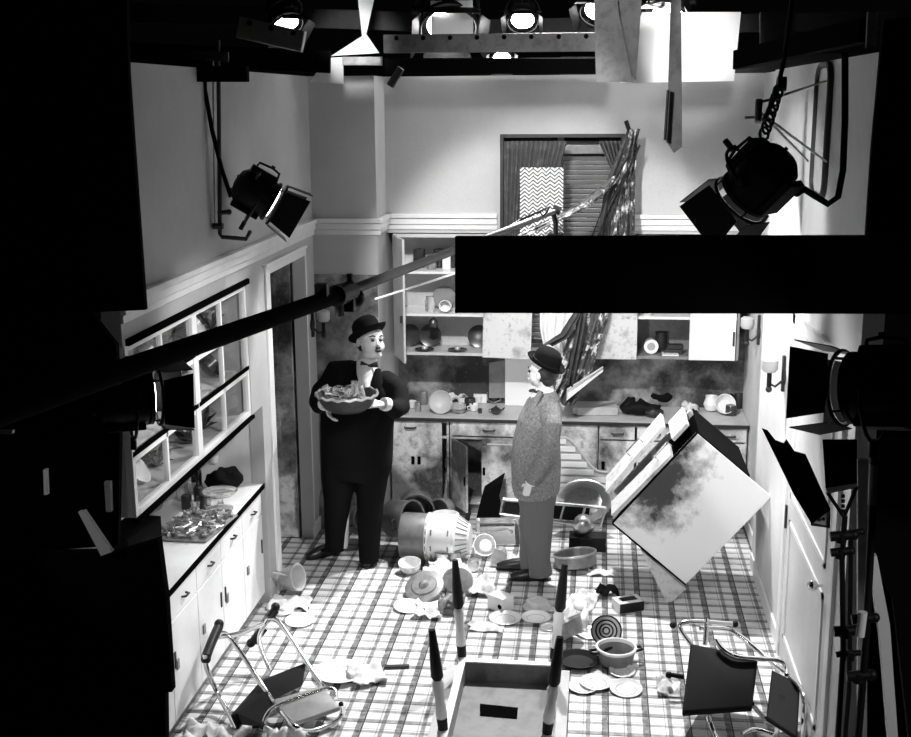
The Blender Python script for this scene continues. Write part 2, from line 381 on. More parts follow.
# ---- glazed window / china cupboard in the left wall, columns of panes and three tiers
w = MB(); Y0, Y1, Z0, Z1 = 5.66, 7.76, 1.5, 2.41
w.bb((XL-.45, Y0, Z0-.0), (XL-.42, Y1, Z1)); w.bb((XL-.42, Y0, Z0), (XL-.05, Y1, Z0+.02)); w.bb((XL-.42, Y0, Z1-.02), (XL-.05, Y1, Z1)); w.bb((XL-.42, Y1-.02, Z0+.02), (XL-.05, Y1, Z1-.02)); w.bb((XL-.42, Y0, Z0+.02), (XL-.05, Y0+.02, Z1-.02))
cup = thing('china_cabinet', 'long wall cupboard with glazed doors and shelves of broken dishes on the left wall', 'cabinet', (XL-.2, (Y0+Y1)/2, Z0))
w.obj('carcass', 'lightg', cup)
for z in (1.80, 2.11):
    MB().bb((XL-.42, Y0+.02, z), (XL-.09, Y1-.02, z+.015)).obj('shelf', 'paint', cup)
w = MB()
w.bb((XL-.05, Y0, Z1-.0), (XL+.02, Y1+.02, Z1+.035)); w.bb((XL-.03, Y0, Z0-.028), (XL+.012, Y1+.03, Z0-.003))
w.obj('dark_edging', 'hole', cup, label='dark edging strip')
for k in range(2):
    a = Y0+k*1.05; b = a+1.05
    fr = MB()
    for (p, q, r_, s_) in ((a, a+.04, Z0, Z1), (b-.04, b, Z0, Z1), (a+.04, b-.04, Z0, Z0+.035), (a+.04, b-.04, Z1-.035, Z1)): fr.bb((XL-.045, p, r_), (XL-.005, q, s_))
    dr = fr.obj('glazed_door', 'paint2', cup, bev=.003)
    mu = MB(); mu.bb((XL-.04, (a+b)/2-.012, Z0+.035), (XL-.012, (a+b)/2+.012, Z1-.035))
    for z in (1.80, 2.11): mu.bb((XL-.04, a+.04, z-.012), (XL-.012, b-.04, z+.022))
    mu.obj('muntin', 'paint2', dr)
    mu = MB()
    for z in (1.80, 2.11): mu.bb((XL-.012, a+.01, z+.024), (XL-.002, b-.01, z+.05))
    mu.obj('dark_strip', 'hole', dr)
    MB().bb((XL-.028, a+.04, Z0+.035), (XL-.024, b-.04, Z1-.035)).obj('pane', 'pane', dr)
# ---- lower cabinets on the left
lc = thing('base_cabinet', 'long white base cabinet under the left counter with small dark knobs', 'cabinet', (-2.7, 6.8, 0))
MB().bb((-3.02, 5.6, .08), (XL-.05, 8.0, .88)).obj('carcass', 'paint', lc)
MB().bb((-3.02, 5.62, 0), (XL-.08, 7.98, .08)).obj('plinth', 'grey', lc)
for k in range(5):
    a = 5.62+k*.475; b = a+.465
    dd = MB().bb((XL-.05, a, .1), (XL-.03, b, .70)).obj('door', 'paint', lc, bev=.003)
    MB().bb((XL-.03, b-.05 if k % 2 == 0 else a+.03, .42), (XL-.022, b-.035 if k % 2 == 0 else a+.045, .52)).obj('hinge', 'darkm', dd)
    MB().bb((XL-.03, a+.05, .40), (XL-.02, a+.085, .46)).obj('catch', 'midg', dd)
    dw = MB().bb((XL-.05, a, .71), (XL-.03, b, .87)).obj('drawer', 'paint', lc, bev=.003)
    h = MB(); h.tube([(XL-.03, a+.2, .79), (XL-.005, a+.21, .79), (XL-.005, a+.26, .79), (XL-.03, a+.27, .79)], .007, 8); h.obj('handle', 'darkm', dw, smooth=True)
ct = MB(); ct.bb((-3.02, 5.6, .885), (XL-.02, 8.02, .92))
cto = thing('countertop', 'white left hand counter with a black front edge under the glazed cupboard', 'countertop', (-2.7, 6.8, .885))
ct.obj('slab', 'paint', cto, bev=.003); MB().bb((XL-.018, 5.6, .888), (XL-.008, 8.02, .922)).obj('edge_strip', 'hole', cto)
# ---- back base cabinets: run from column to right wall, front at 10.06
def pull(x, y, z, parent, w=.05, m='darkm'):
    h = MB(); h.tube([(x-w, y, z), (x-w*.8, y-.025, z), (x+w*.8, y-.025, z), (x+w, y, z)], .008, 8); return h.obj('handle', m, parent, smooth=True)
def hinge(x, y, z, parent): return MB().bb((x-.014, y-.008, z-.035), (x+.014, y, z+.035)).obj('hinge', 'hole', parent)
FY = 10.08
def base_cab(name, lab, xa, xb, fn):
    t = thing(name, lab, 'cabinet', ((xa+xb)/2, 10.3, 0), group=None)
    c = MB(); c.bb((xa, FY, .1), (xa+.02, 10.6, .86)); c.bb((xb-.02, FY, .1), (xb, 10.6, .86)); c.bb((xa+.02, 10.58, .1), (xb-.02, 10.6, .86)); c.bb((xa+.02, FY, .1), (xb-.02, 10.58, .12)); c.bb((xa+.02, FY, .845), (xb-.02, 10.58, .86)); c.bb((xa+.02, FY, .70), (xb-.02, FY+.02, .72))
    c.obj('carcass', 'sootcab', t); MB().bb((xa, FY+.05, 0), (xb, 10.58, .1)).obj('plinth', 'grey', t); fn(t, xa, xb); return t
def cabA(t, a, b):
    d = MB().bb((a+.01, FY-.02, .11), (b-.06, FY, .86)).obj('door', 'sootcab', t, bev=.003)
    pull((a+b)/2-.08, FY-.02, .80, d); hinge(-1.60, FY-.02, .50, d); hinge(-1.545, FY-.02, .50, d)
base_cab('base_cabinet', 'soot stained base cabinet next to the column behind the man in black', -1.80, -1.28, cabA)
def cabB(t, a, b):
    d = MB().bb((a+.02, FY-.02, .735), (b-.02, FY, .855)).obj('drawer', 'sootcab', t, bev=.003); pull((a+b)/2, FY-.02, .79, d)
    d = MB()   # half open door, hinged on the left
    R = rz(-58); c = V((a+.02, FY-.01, .41)); d.box(c+R @ V((.15, 0, 0)), (.30, .018, .6), R)
    dd = d.obj('door', 'sootcab', t, bev=.003, label='half open door')
    hk = MB(); hk.box(c+R @ V((.27, -.012, -.02)), (.014, .01, .08), R); hk.obj('catch', 'hole', dd)
    d = MB().bb((a+.28, FY-.02, .11), (b-.02, FY, .70)).obj('door', 'sootcab', t, bev=.003); MB().bb((a+.29, FY-.03, .38), (a+.312, FY-.02, .45)).obj('catch', 'hole', d)
    q = MB(); 
    for (p, r_, s_, u) in ((a+.33, b-.06, .66, .67), (b-.07, b-.06, .16, .66)): q.bb((p, FY-.028, s_), (r_, FY-.02, u))
    q.obj('panel_line', 'trimg', d)
base_cab('base_cabinet', 'base cabinet with one door hanging open beside the man in tweed', -1.27, -.58, cabB)
def cabC(t, a, b):
    d = MB().bb((a+.01, FY-.02, .11), (b-.01, FY, .86)).obj('front_panel', 'sootcab', t, bev=.003)
base_cab('base_cabinet', 'sink cabinet behind the man in tweed', -.57, .02, cabC)
def cabD(t, a, b):
    for p, q in ((a, (a+b)/2), ((a+b)/2, b)):
        d = MB().bb((p+.01, FY-.02, .735), (q-.01, FY, .855)).obj('drawer', 'sootcab', t, bev=.003); pull((p+q)/2, FY-.02, .79, d)
        d = MB().bb((p+.01, FY-.02, .11), (q-.01, FY, .72)).obj('door', 'sootcab', t, bev=.003); hinge(p+.04, FY-.02, .5, d)
base_cab('base_cabinet', 'soot blackened base cabinet right of the slatted gate', .03, .66, cabD)
base_cab('base_cabinet', 'base cabinet behind the tipped stove against the right wall', .67, 1.285, cabD)
cto = thing('countertop', 'dark edged back counter strewn with smashed crockery', 'countertop', (-.25, 10.3, .862))
MB().bb((-1.81, 10.045, .862), (1.295, 10.62, .895)).obj('slab', 'lightg', cto, bev=.003)
MB().bb((-1.81, 10.035, .865), (1.295, 10.044, .893)).obj('edge_strip', 'darkm', cto)
# ---- white panel put in for the brightly lit backsplash beside the window
w = MB(); w.bb((-.82, 10.52, .9), (-.28, 10.62, 1.51)); struct(w.obj('wall_back_lit_panel', 'paint2'))
# ---- wall cupboards
def wallcab(lab, xa, xb, shelves, bright='lightg'):
    t = thing('wall_cupboard', lab, 'cabinet', ((xa+xb)/2, 10.3, 1.43))
    c = MB(); c.bb((xa, 10.16, 1.43), (xa+.02, 10.6, 2.49)); c.bb((xb-.02, 10.16, 1.43), (xb, 10.6, 2.49)); c.bb((xa+.02, 10.52, 1.43), (xb-.02, 10.54, 2.49)); c.bb((xa+.02, 10.16, 1.43), (xb-.02, 10.52, 1.455)); c.bb((xa+.02, 10.16, 2.46), (xb-.02, 10.52, 2.49))
    c.obj('carcass', bright, t)
    for z in shelves: MB().bb((xa+.02, 10.165, z), (xb-.02, 10.52, z+.022)).obj('shelf', 'paint', t)
    return t
wc1 = wallcab('open wall cupboard next to the column with three shelves of dark plates', -1.76, -.90, (1.775, 2.145))
R = rz(-68); c = V((-1.755, 10.155, 1.955)); q = MB(); q.box(c+R @ V((.19, 0, 0)), (.38, .02, 1.05), R)
d = q.obj('door', 'lightg', wc1, bev=.003, label='left leaf standing open')
q = MB(); q.box(c+R @ V((.35, -.02, -.15)), (.02, .02, .06), R); q.obj('knob', 'darkm', d)
R = ry(1.5); q = MB(); q.box((-.765, 10.135, 1.93), (.42, .02, 1.02), R); d = q.obj('door', 'stoved', wc1, bev=.003, label='right leaf folded back, dusty')
wc2 = wallcab('wall cupboard above the right counter with one door folded back', .32, 1.19, (1.775, 2.145), 'midg')
MB().bb((-.06, 10.125, 1.43), (.335, 10.145, 2.45)).obj('door', 'stoved', wc2, bev=.003, label='left leaf folded back')
d = MB().bb((.775, 10.14, 1.43), (1.16, 10.16, 2.47)).obj('door', 'paint', wc2, bev=.003, label='closed right leaf')
MB().bb((1.135, 10.13, 1.56), (1.15, 10.14, 1.68)).obj('handle', 'darkm', d)
# ---- sconces
def sconce(lab, loc, rot):
    t = thing('wall_sconce', lab, 'wall lamp', (0, 0, 0), group='bracket wall lamps')
    b = MB(); b.cyl((0, 0, 0), (-.015, 0, 0), .055, n=16); b.bb((-.02, -.02, -.1), (0, .02, .14)); b.obj('backplate', 'darkm', t, smooth=True)
    b = MB(); b.tube([(-.015, 0, -.03), (-.06, 0, -.07), (-.10, 0, -.05), (-.10, 0, -.01)], .009, 8); b.sph((-.10, 0, -.09), .022); b.obj('bracket_arm', 'darkm', t, smooth=True)
    b = MB(); b.cyl((-.10, 0, -.07), (-.10, 0, .02), .016, n=12); b.obj('candle_tube', 'blackm', t, smooth=True)
    b = MB(); b.lathe([(.04, .0), (.055, .02), (.055, .08), (.035, .095)], 16, (-.10, 0, .03)); b.obj('shade', 'lightg', t, smooth=True)
    place(t, loc, rot); return t
s0 = sconce('bracket wall lamp on the right wall above the closed door edge', (XR-.001, 7.95, 1.80), rz(0))
dup(s0, (XR+.059, 9.72, 1.76), rz(0), 'bracket wall lamp next to the right hand wall cupboard')
dup(s0, (XL+.001, 9.55, 1.80), rz(180), 'dark bracket wall lamp on the left wall behind the man in black')
# tall thin frame outline leaning on the right wall (upper)
def rrect(cy, cz, hy, hz, r, X, n=6):
    P = []
    for (sy, sz, a0) in ((1, 1, 0), (-1, 1, 90), (-1, -1, 180), (1, -1, 270)):
        for k in range(n+1):
            a = radians(a0+90*k/n); P.append((X, cy+sy*(hy-r)+r*cos(a), cz+sz*(hz-r)+r*sin(a)))
    return P
wh = thing('wall_opening_cover', 'long narrow panel with dark rope edge on the upper right wall', 'panel', (XR, 7.0, 3.1))
MB().tube(rrect(7.05, 3.42, .20, .36, .1, XR-.015), .018, 8, closed=True).obj('rope_edge', 'darkm', wh, smooth=True)
MB().bb((XR-.012, 6.87, 3.08), (XR-.002, 7.23, 3.76)).obj('panel', 'lightg', wh)
# ================================================================== studio gear
def fresnel(name, lab, loc, aim, s=1.0, roll=0, doors=((1, 1), (1, 1), (1, 1), (1, 1)), yoke='up', e='lens', handle=True):
    """lamp head along local +Y; doors: (open angle factor, length factor)"""
    q = V(aim).normalized().to_track_quat('Y', 'Z') @ ry(roll)
    t = thing(name, lab, 'stage light', (0, 0, 0))
    def T(mb): mb.v = [p*s for p in mb.v]; return mb
    Ry = rx(-90)     # lathe z -> +y
    b = MB(); b.lathe([(.02, -.27), (.12, -.25), (.17, -.20), (.185, -.10), (.185, .10), (.20, .11), (.20, .135), (.165, .14)], 28, (0, 0, 0), Ry)
    T(b).obj('housing', 'blackm', t, smooth=True)
    b = MB(); b.box((0, -.06, .195), (.20, .28, .06), top=(.85, .95)); T(b).obj('vent_cover', 'blackm', t, bev=.004)
    b = MB(); b.box((0, -.06, -.195), (.20, .28, .05)); T(b).obj('base_box', 'blackm', t, bev=.004)
    b = MB(); b.lathe([(.01, .158), (.09, .156), (.15, .146), (.15, .141), (.01, .140)], 28, (0, 0, 0), Ry); T(b).obj('lens', e, t, smooth=True)
    b = MB(); b.tube([(.205*cos(a), .185, .205*sin(a)) for a in [2*pi*k/32 for k in range(32)]], .013, 8, closed=True)
    for a in (45, 135, 225, 315): b.cyl((.2*cos(radians(a)), .13, .2*sin(radians(a))), (.205*cos(radians(a)), .185, .205*sin(radians(a))), .008, n=8)
    fr = T(b).obj('lens_ring', 'blackm', t, smooth=True)
    for k, (op, ln) in enumerate(doors):
        R = ry(90*k); a = radians(20*op); L = .26*ln
        P = [V((-.16, .19, .205)), V((.16, .19, .205)), V((.20, .19+L*cos(a), .205+L*sin(a))), V((-.20, .19+L*cos(a), .205+L*sin(a)))]
        nn = (P[1]-P[0]).cross(P[2]-P[1]).normalized()*.006
        b = MB(); b.prism([R @ p for p in P], R @ nn); T(b).obj('barn_door', 'blackm', t)
    b = MB(); sg = 1 if yoke == 'up' else -1
    arc = [(.225*cos(radians(a)), 0, sg*(.30*sin(radians(a)))) for a in range(0, 181, 15)]
    b.tube(arc, (.012), 8); b.cyl((-.24, 0, 0), (-.18, 0, 0), .03, n=12); b.cyl((.18, 0, 0), (.25, 0, 0), .03, n=12); b.cyl((0, 0, sg*.29), (0, 0, sg*.38), .022, n=12)
    T(b).obj('yoke', 'blackm', t, smooth=True)
    b = MB(); b.tube([(0, -.16, .20), (0, -.15, .265), (0, -.02, .28), (0, .06, .265), (0, .07, .20)], .012, 8); b.lathe([(.012, 0), (.02, .01), (.02, .03)], 10, (.0, -.02, .275))
    if handle: T(b).obj('handle', 'blackm', t, smooth=True)
    b = MB()
    for (x, z) in ((.08, .05), (-.08, .05), (0, -.09)): b = MB(); b.cyl((x, -.27, z), (x, -.22, z), .014, n=10); T(b).obj('knob', 'darkm', t, smooth=True)
    b = MB(); b.cyl((.16, -.12, .12), (.22, -.12, .17), .012, n=8); b.sph((.225, -.12, .175), .022)
    T(b).obj('focus_knob', 'darkm', t, smooth=True)
    place(t, loc, q)
    return t, q
def loc_pt(loc, q, s, p): return V(loc)+q @ (V(p)*s)
LA = at(260, 195, Y=7.4); tA, qA = fresnel('stage_light', 'black stage lamp with barn doors hanging over the left wall rail', LA, (.80, .25, -.52), .66, 0, yoke='down', doors=((.5, .9),)*4)
c_ = MB(); c_.tube([at(204, 45, Y=7.1), at(205, 90, Y=7.1), at(212, 130, Y=7.1), at(222, 170, Y=7.1), at(231, 197, Y=7.1)], .014, 8)
tag(c_.obj('cable', 'black', smooth=True), 'black cable running down to the lamp over the left wall rail', 'cable')
g = thing('hanging_pipe', 'dark vertical drop pipe with clamps holding the lamp at the left wall', 'pipe', at(218, 60, Y=7.1))
c_ = MB(); c_.tube([at(218, 40, Y=7.1), at(219, 120, Y=7.1), at(220, 234, Y=7.1), at(222, 237, Y=7.1), at(246, 239, Y=7.1), at(250, 232, Y=7.3)], .013, 8); c_.obj('pipe', 'darkm', g, smooth=True)
c_ = MB(); c_.cyl(at(213, 226, Y=7.1), at(223, 226, Y=7.1), .02, n=10); c_.obj('clamp', 'darkm', g, smooth=True); c_ = MB(); c_.cyl(at(218, 213, Y=7.1), at(228, 212, Y=7.1), .014, n=8); c_.sph(at(229, 212, Y=7.1), .018); c_.obj('clamp', 'darkm', g, smooth=True)
c_ = MB(); c_.cyl(at(213, 60, Y=7.12), at(215, 228, Y=7.12), .006, n=8); c_.obj('safety_rod', 'greym', g)
LB = at(758, 182, Y=5.0); tB, qB = fresnel('stage_light', 'large black stage lamp hanging before the upper right wall', LB, (-.50, .38, -.62), .60, 0, yoke='up', doors=((.3, 1),)*4)
g = thing('lamp_hanger', 'grey hanger rod with chain links and brace wires above the large right lamp', 'hanger', at(765, 20, Y=5.2))
c_ = MB(); c_.tube([at(792, 0, Y=5.2), at(784, 60, Y=5.2), at(776, 95, Y=5.2), at(764, 120, Y=5.1)], .010, 8); c_.obj('rod', 'darkm', g, smooth=True)
c_ = MB()
for k in range(7): p = at(778-k*2.2, 92+k*7, Y=5.2); c_.tube([p+V((.018*cos(a), .01*k % .02, .028*sin(a))) for a in [2*pi*i/10 for i in range(10)]], .006, 6, closed=True)
c_.obj('chain', 'darkm', g, smooth=True)
c_ = MB(); c_.cyl(at(759, 100, Y=5.1), at(758, 122, Y=5.05), .014, n=10); c_.cyl(at(745, 118, Y=5.1), at(758, 117, Y=5.1), .006, n=8); c_.obj('spigot', 'trimg', g, smooth=True)
c_ = MB(); c_.cyl(at(786, 84, Y=5.2), at(777, 84, Y=5.2), .03, n=12); c_.obj('clamp', 'blackm', g, smooth=True)
for k, (a, b, ya, yb) in enumerate((((762, 102), (826, 81), 5.1, 6.9), ((760, 112), (808, 161), 5.1, 6.6), ((762, 114), (828, 163), 5.1, 6.9))):
    MB().cyl(at(*a, Y=ya), at(*b, Y=yb), .006, n=6).obj('brace_wire', 'trimg', g)
c_ = MB(); c_.tube([at(845, 52, Y=5.2), at(845, 120, Y=5.2), at(843, 170, Y=5.2), at(838, 197, Y=5.2), at(828, 204, Y=5.2), at(815, 196, Y=5.2), at(804, 189, Y=5.15), at(796, 194, Y=5.1)], .014, 8)
tag(c_.obj('cable', 'black', smooth=True), 'black cable looping from the large lamp up before the right wall', 'cable')
LC = at(132, 398, Y=4.0); tC, qC = fresnel('stage_light', 'black stage lamp at the left edge aimed past the glazed cupboard', LC, (.85, .5, -.03), .50, 0, yoke='down', doors=((.2, .8),)*4)
LD = at(876, 388, Y=3.6); tD, qD = fresnel('stage_light', 'large black stage lamp on a stand at the right edge', LD, (-.80, .52, -.14), .55, 18, yoke='down', doors=((.5, .8),)*4)
# pale plates under lamp C
def polyslab(name, pts, Y, m, th=.02, parent=None, **k):
    P = [at(x, y, Y=Y) for x, y in pts]
    a = V((0, th, 0)); mb = MB(); mb.prism(P, a); return mb.obj(name, m, parent, **k)
def slabtag(name, pts, Y, m, lab, cat, th=.02): return tag(polyslab(name, pts, Y, m, th), lab, cat)
slabtag('flag_board', [(455, 237), (911+30, 236), (911+30, 314), (455, 313)], 4.0, 'black', 'wide black masking board across the upper middle of the set', 'masking board', .04)
slabtag('stage_drape', [(-60, -40), (126, -40), (128, 72), (145, 310), (100, 312), (-60, 320)], 4.6, 'black', 'black drape hanging at the upper left', 'drape', .03)
slabtag('stage_drape', [(-60, 300), (88, 310), (116, 345), (120, 420), (118, 545), (-60, 560)], 4.4, 'black', 'black drape behind the lamp at the left edge', 'drape', .03)
slabtag('flag_board', [(-60, 556), (118, 552), (158, 540), (166, 600), (172, 692), (165, 693), (166, 780), (-60, 790)], 3.9, 'black', 'black masking board at the lower left before the white cabinet', 'masking board', .04)
slabtag('stage_drape', [(884, 20), (960, 10), (960, 250), (866, 240), (872, 150)], 4.2, 'black', 'black drape at the upper right corner', 'drape', .03)
# pale boards and bits among the left dark gear
slabtag('batten', [(78, 512), (84, 511), (112, 552), (101, 556)], 3.85, 'silk', 'pale wooden batten leaning among the dark gear at left', 'batten')
slabtag('batten', [(104, 482), (110, 482), (111, 512), (106, 512)], 4.0, 'wood', 'short grey stand tube at the left edge', 'batten')
slabtag('batten', [(43, 470), (46, 470), (47, 495), (44, 495)], 3.7, 'silk', 'thin pale stick standing in the dark at far left', 'batten')
slabtag('batten', [(-2, 431), (12, 431), (12, 434), (-2, 434)], 3.7, 'silk', 'pale strip end at the far left edge', 'batten')
# black box on the left counter
k = MB(); k.box((-2.72, 6.42, .925+.12), (.20, .42, .24), rz(-6)); tag(k.obj('black_box', 'black', bev=.004), 'black box standing upright on the near end of the left counter', 'box')
# ---- microphone boom
bt = thing('microphone_boom', 'long black microphone boom crossing the set from left to window', 'boom', at(120, 370, Y=3.0))
A0, A1, A2 = at(118, 372, Y=3.2), at(350, 291, Y=5.0), at(556, 211, Y=7.6)
MB().tube([lp(A0, A1, -.45), A1], [.034, .034], 12).obj('outer_tube', 'black', bt, smooth=True)
MB().tube([lp(A1, A0, .06), lp(A1, A2, .5)], [.023, .021], 12).obj('middle_tube', 'darkm', bt, smooth=True)
MB().tube([lp(A1, A2, .48), A2], [.022, .016], 12).obj('inner_tube', 'darkm', bt, smooth=True)
c_ = MB(); c_.cyl(lp(A1, A0, .09), lp(A1, A0, .0), .046, n=14); c_.box(lp(A1, A0, .02)-V((0, 0, .05)), (.07, .07, .06)); c_.sph(lp(A1, A0, -.015)+V((.01, 0, -.035)), .045); c_.cyl(A1+V((.0, 0, .0)), A1+V((0, 0, .075)), .014, n=8); c_.cyl(lp(A1, A0, .07), lp(A1, A0, .07)-V((0, 0, .09)), .02, n=8)
c_.obj('clamp', 'blackm', bt, smooth=True); c_ = MB(); c_.box(lp(A1, A0, .17)+V((0, 0, .045)), (.05, .05, .05)); c_.obj('clamp_block', 'blackm', bt)
c_ = MB(); c_.tube([A2-V((.02, 0, 0)), A2+V((.0, 0, -.07)), A2+V((0, 0, -.15))], .016, 8); c_.cyl(A2+V((-.02, 0, .02)), A2+V((.03, 0, .0)), .03, n=12)
for sx in (-1, 1): c_.sph(A2+V((sx*.032, 0, -.145)), .016)
c_.cyl(A2+V((-.05, 0, -.145)), A2+V((.05, 0, -.145)), .01, n=8)
c_.obj('microphone', 'blackm', bt, smooth=True)
c_ = MB(); c_.tube([lp(A1, A2, .65), at(520, 220, Y=7.3), at(545, 209, Y=7.1), at(550, 206, Y=7.1), at(547, 212, Y=7.1), at(543, 216, Y=7.1), at(540, 212, Y=7.1)], .006, 6); c_.obj('control_wire', 'blackm', bt, smooth=True)
c_ = MB(); c_.tube([at(375, 299, Y=6.0), at(420, 285, Y=6.3), at(462, 271, Y=6.6)], .006, 6)
tag(c_.obj('guy_rope', 'paint', smooth=True), 'thin white rope slanting below the microphone boom', 'rope')
# ---- right side: stands, flags
def stand(lab, pts, Y, r, extra=()):
    t = thing('light_stand', lab, 'light stand', at(*pts[-1], Y=Y)); P = [at(x, y, Y=Y) for x, y in pts]
    MB().tube(P, r, 10).obj('pole', 'blackm', t, smooth=True)
    for (x, y, rr) in extra:
        c = MB(); c.cyl(at(x-1, y, Y=Y)+V((-rr*1.3, 0, 0)), at(x, y, Y=Y)+V((rr*1.6, 0, .01)), rr*.7, n=12); c.sph(at(x, y, Y=Y)+V((rr*1.7, 0, .01)), rr*.75); c.cyl(at(x, y-4, Y=Y), at(x, y+5, Y=Y), rr*.75, n=10); c.obj('clamp_knob', 'blackm', t, smooth=True)
    return t
sD = stand('black stand pole under the large lamp at the right edge', [(875, 440), (872, 520), (866, 640), (858, 740), (852, 1300)], 3.6, .012, ((862, 620, .022), (858, 677, .024)))
MB().tube([at(874, 464, Y=3.6), at(872, 504, Y=3.6)], .014, 12).obj('pale_sleeve', 'paint', sD, smooth=True)
MB().tube([at(863, 612, Y=3.58), at(860, 636, Y=3.58)], .014, 12).obj('label_sleeve', 'paper', sD, smooth=True)
stand('thin black flag stand with round clamps before the right door', [(845, 516), (842, 560), (843, 650), (838, 737), (830, 1200)], 4.2, .010, ((841, 537, .026), (840, 553, .022), (845, 632, .028), (843, 655, .016)))
stand('second thin black stand rod next to the round clamps', [(851, 530), (850, 600), (849, 690), (845, 737), (836, 1200)], 4.25, .009, ((852, 534, .018), (851, 655, .016)))
fl = thing('flag_board', 'square black flag in a wire frame on the thin stand', 'flag', at(845, 515, Y=4.2))
polyslab('cloth', [(823, 440), (857, 440), (857, 484), (826, 489)], 4.2, 'black', .01, fl)
polyslab('white_edge', [(826, 489), (857, 484), (857, 487), (827, 493)], 4.19, 'paint', .01, fl)
c_ = MB(); a_, b_, e_ = at(827, 492, Y=4.2), at(857, 486, Y=4.2), at(844, 517, Y=4.2)
c_.tube([a_, e_], .007, 6); c_.tube([b_, e_], .007, 6); c_.tube([a_, b_], .006, 6)
for k in range(4): c_.box(at(843, 496+k*5, Y=4.19), (.012, .006, .012))
c_.obj('wire_frame', 'blackm', fl)
fl = thing('flag_board', 'long torn black flag slanting in front of the right wall', 'flag', at(800, 470, Y=4.6))
polyslab('cloth', [(762, 429), (768, 431), (776, 441), (784, 444), (787, 440), (795, 452), (806, 455), (830, 508), (811, 523), (794, 495)], 4.6, 'black', .015, fl)
polyslab('white_tip', [(811, 523), (830, 509), (829, 526)], 4.59, 'paint', .01, fl)
c_ = MB(); c_.tube([at(811, 523, Y=4.58), at(830, 509, Y=4.58), at(829, 527, Y=4.58), at(811, 524, Y=4.58)], .006, 6); c_.sph(at(823.5, 519, Y=4.57), .007); c_.obj('frame', 'blackm', fl)
slabtag('brace_board', [(868, 555), (877, 556), (890, 625), (898, 737), (955, 1230), (946, 1230), (888, 737), (880, 640)], 4.0, 'paint', 'long pale brace board leaning at the lower right edge', 'brace', .03)
slabtag('brace_board', [(858, 460), (868, 460), (866, 1000), (858, 1000)], 5.0, 'wood', 'grey upright plank behind the right hand stands', 'plank', .03)
slabtag('stage_drape', [(880, 440), (960, 440), (960, 790), (915, 790), (893, 600), (872, 560)], 4.4, 'black', 'dark drape at the lower right corner', 'drape', .03)
# ================================================================== overhead grid
def beam(lab, a, b, Y, hz, m='grey', Y2=None, bolts=0, th=.06):
    t = thing('grid_beam', lab, 'beam', at(*a, Y=Y)); A = at(*a, Y=Y); B = at(*b, Y=Y2 or Y); d = (B-A); L = d.length; q = d.to_track_quat('X', 'Z')
    mb = MB(); mb.box((A+B)/2, (L, th, hz), q); mb.obj('timber', m, t, bev=.004)
    for k in range(bolts):
        p = A.lerp(B, (k+.5)/bolts)+q @ V((0, -th/2-.004, hz*.3)); c = MB(); c.cyl(p, p+q @ V((0, .01, 0)), .018, n=8); c.obj('bolt', 'hole', t)
    return t
beam('bolted metal beam spanning above the back wall', (384, 44), (600, 42), 9.0, .13, 'board', bolts=8)
beam('short bright metal beam at the top left', (239, 27), (304, 42), 7.6, .13, 'alu', bolts=3)
beam('thin black beam running over the left wall top', (126, 74), (248, 74), 7.0, .09, 'black')
beam('black beam across the top left above the wall', (100, 52), (330, 62), 7.8, .14, 'black')
beam('black beam along the top of the back wall', (385, 66), (600, 66), 9.6, .12, 'black')
beam('short metal bracket beam right of the white triangle', (343, 61), (382, 61), 8.6, .06, 'greym')
beam('thin black rail over the top right wall', (738, 60), (866, 30), 6.8, .10, 'black', Y2=5.4)
slabtag('grid_board', [(166, 48), (228, 52), (228, 62), (166, 58)], 6.9, 'darkm', 'dim grey board hanging at the top left', 'board')
slabtag('grid_board', [(594, 0), (596, 82), (633, 82), (619, 14), (617, -5)], 8.0, 'board', 'grey plywood board hanging left of the white silk', 'board')
slabtag('grid_board', [(617, -5), (619, 14), (618, 60), (636, 81), (642, -5)], 8.1, 'board', 'narrow grey board overlapping the white silk', 'board')
slabtag('diffusion_silk', [(642, 12), (741, 12), (734, 81), (620, 83)], 8.6, 'silk', 'large white diffusion silk hanging over the right of the set', 'diffusion screen')
slabtag('diffusion_silk', [(358, 0), (374, -2), (366, 34), (379, 53), (331, 56), (362, 36)], 8.9, 'silk', 'white hourglass shaped silk at the top centre left', 'diffusion screen')
slabtag('diffusion_silk', [(310, 82), (326, 58), (343, 57), (343, 84)], 8.8, 'silk', 'small white card below the hourglass silk', 'diffusion screen')
slabtag('grid_board', [(671, -5), (681, -5), (682, 100), (682, 147), (674, 153), (666, 141), (668, 92), (669, 60)], 7.0, 'board', 'narrow grey flag board hanging below the white silk', 'board')
slabtag('grid_board', [(760, 12), (795, 12), (797, 52), (760, 52)], 8.0, 'darkm', 'dark square board right of the silk', 'board')
slabtag('grid_board', [(868, 12), (878, 12), (876, 46), (866, 48)], 5.0, 'wood', 'pale board end at the top right corner', 'board')
c_ = MB(); c_.cyl(at(665, 140, Y=6.98), at(668, 90, Y=6.98), .008, n=8); tag(c_.obj('rod', 'blackm'), 'thin black rod along the grey hanging flag', 'rod')
c_ = MB(); c_.cyl(at(390, 86, Y=9.2), at(401, 68, Y=9.2), .03, n=8); tag(c_.obj('pipe_end', 'blackm'), 'black pipe end poking down over the back wall top', 'pipe')
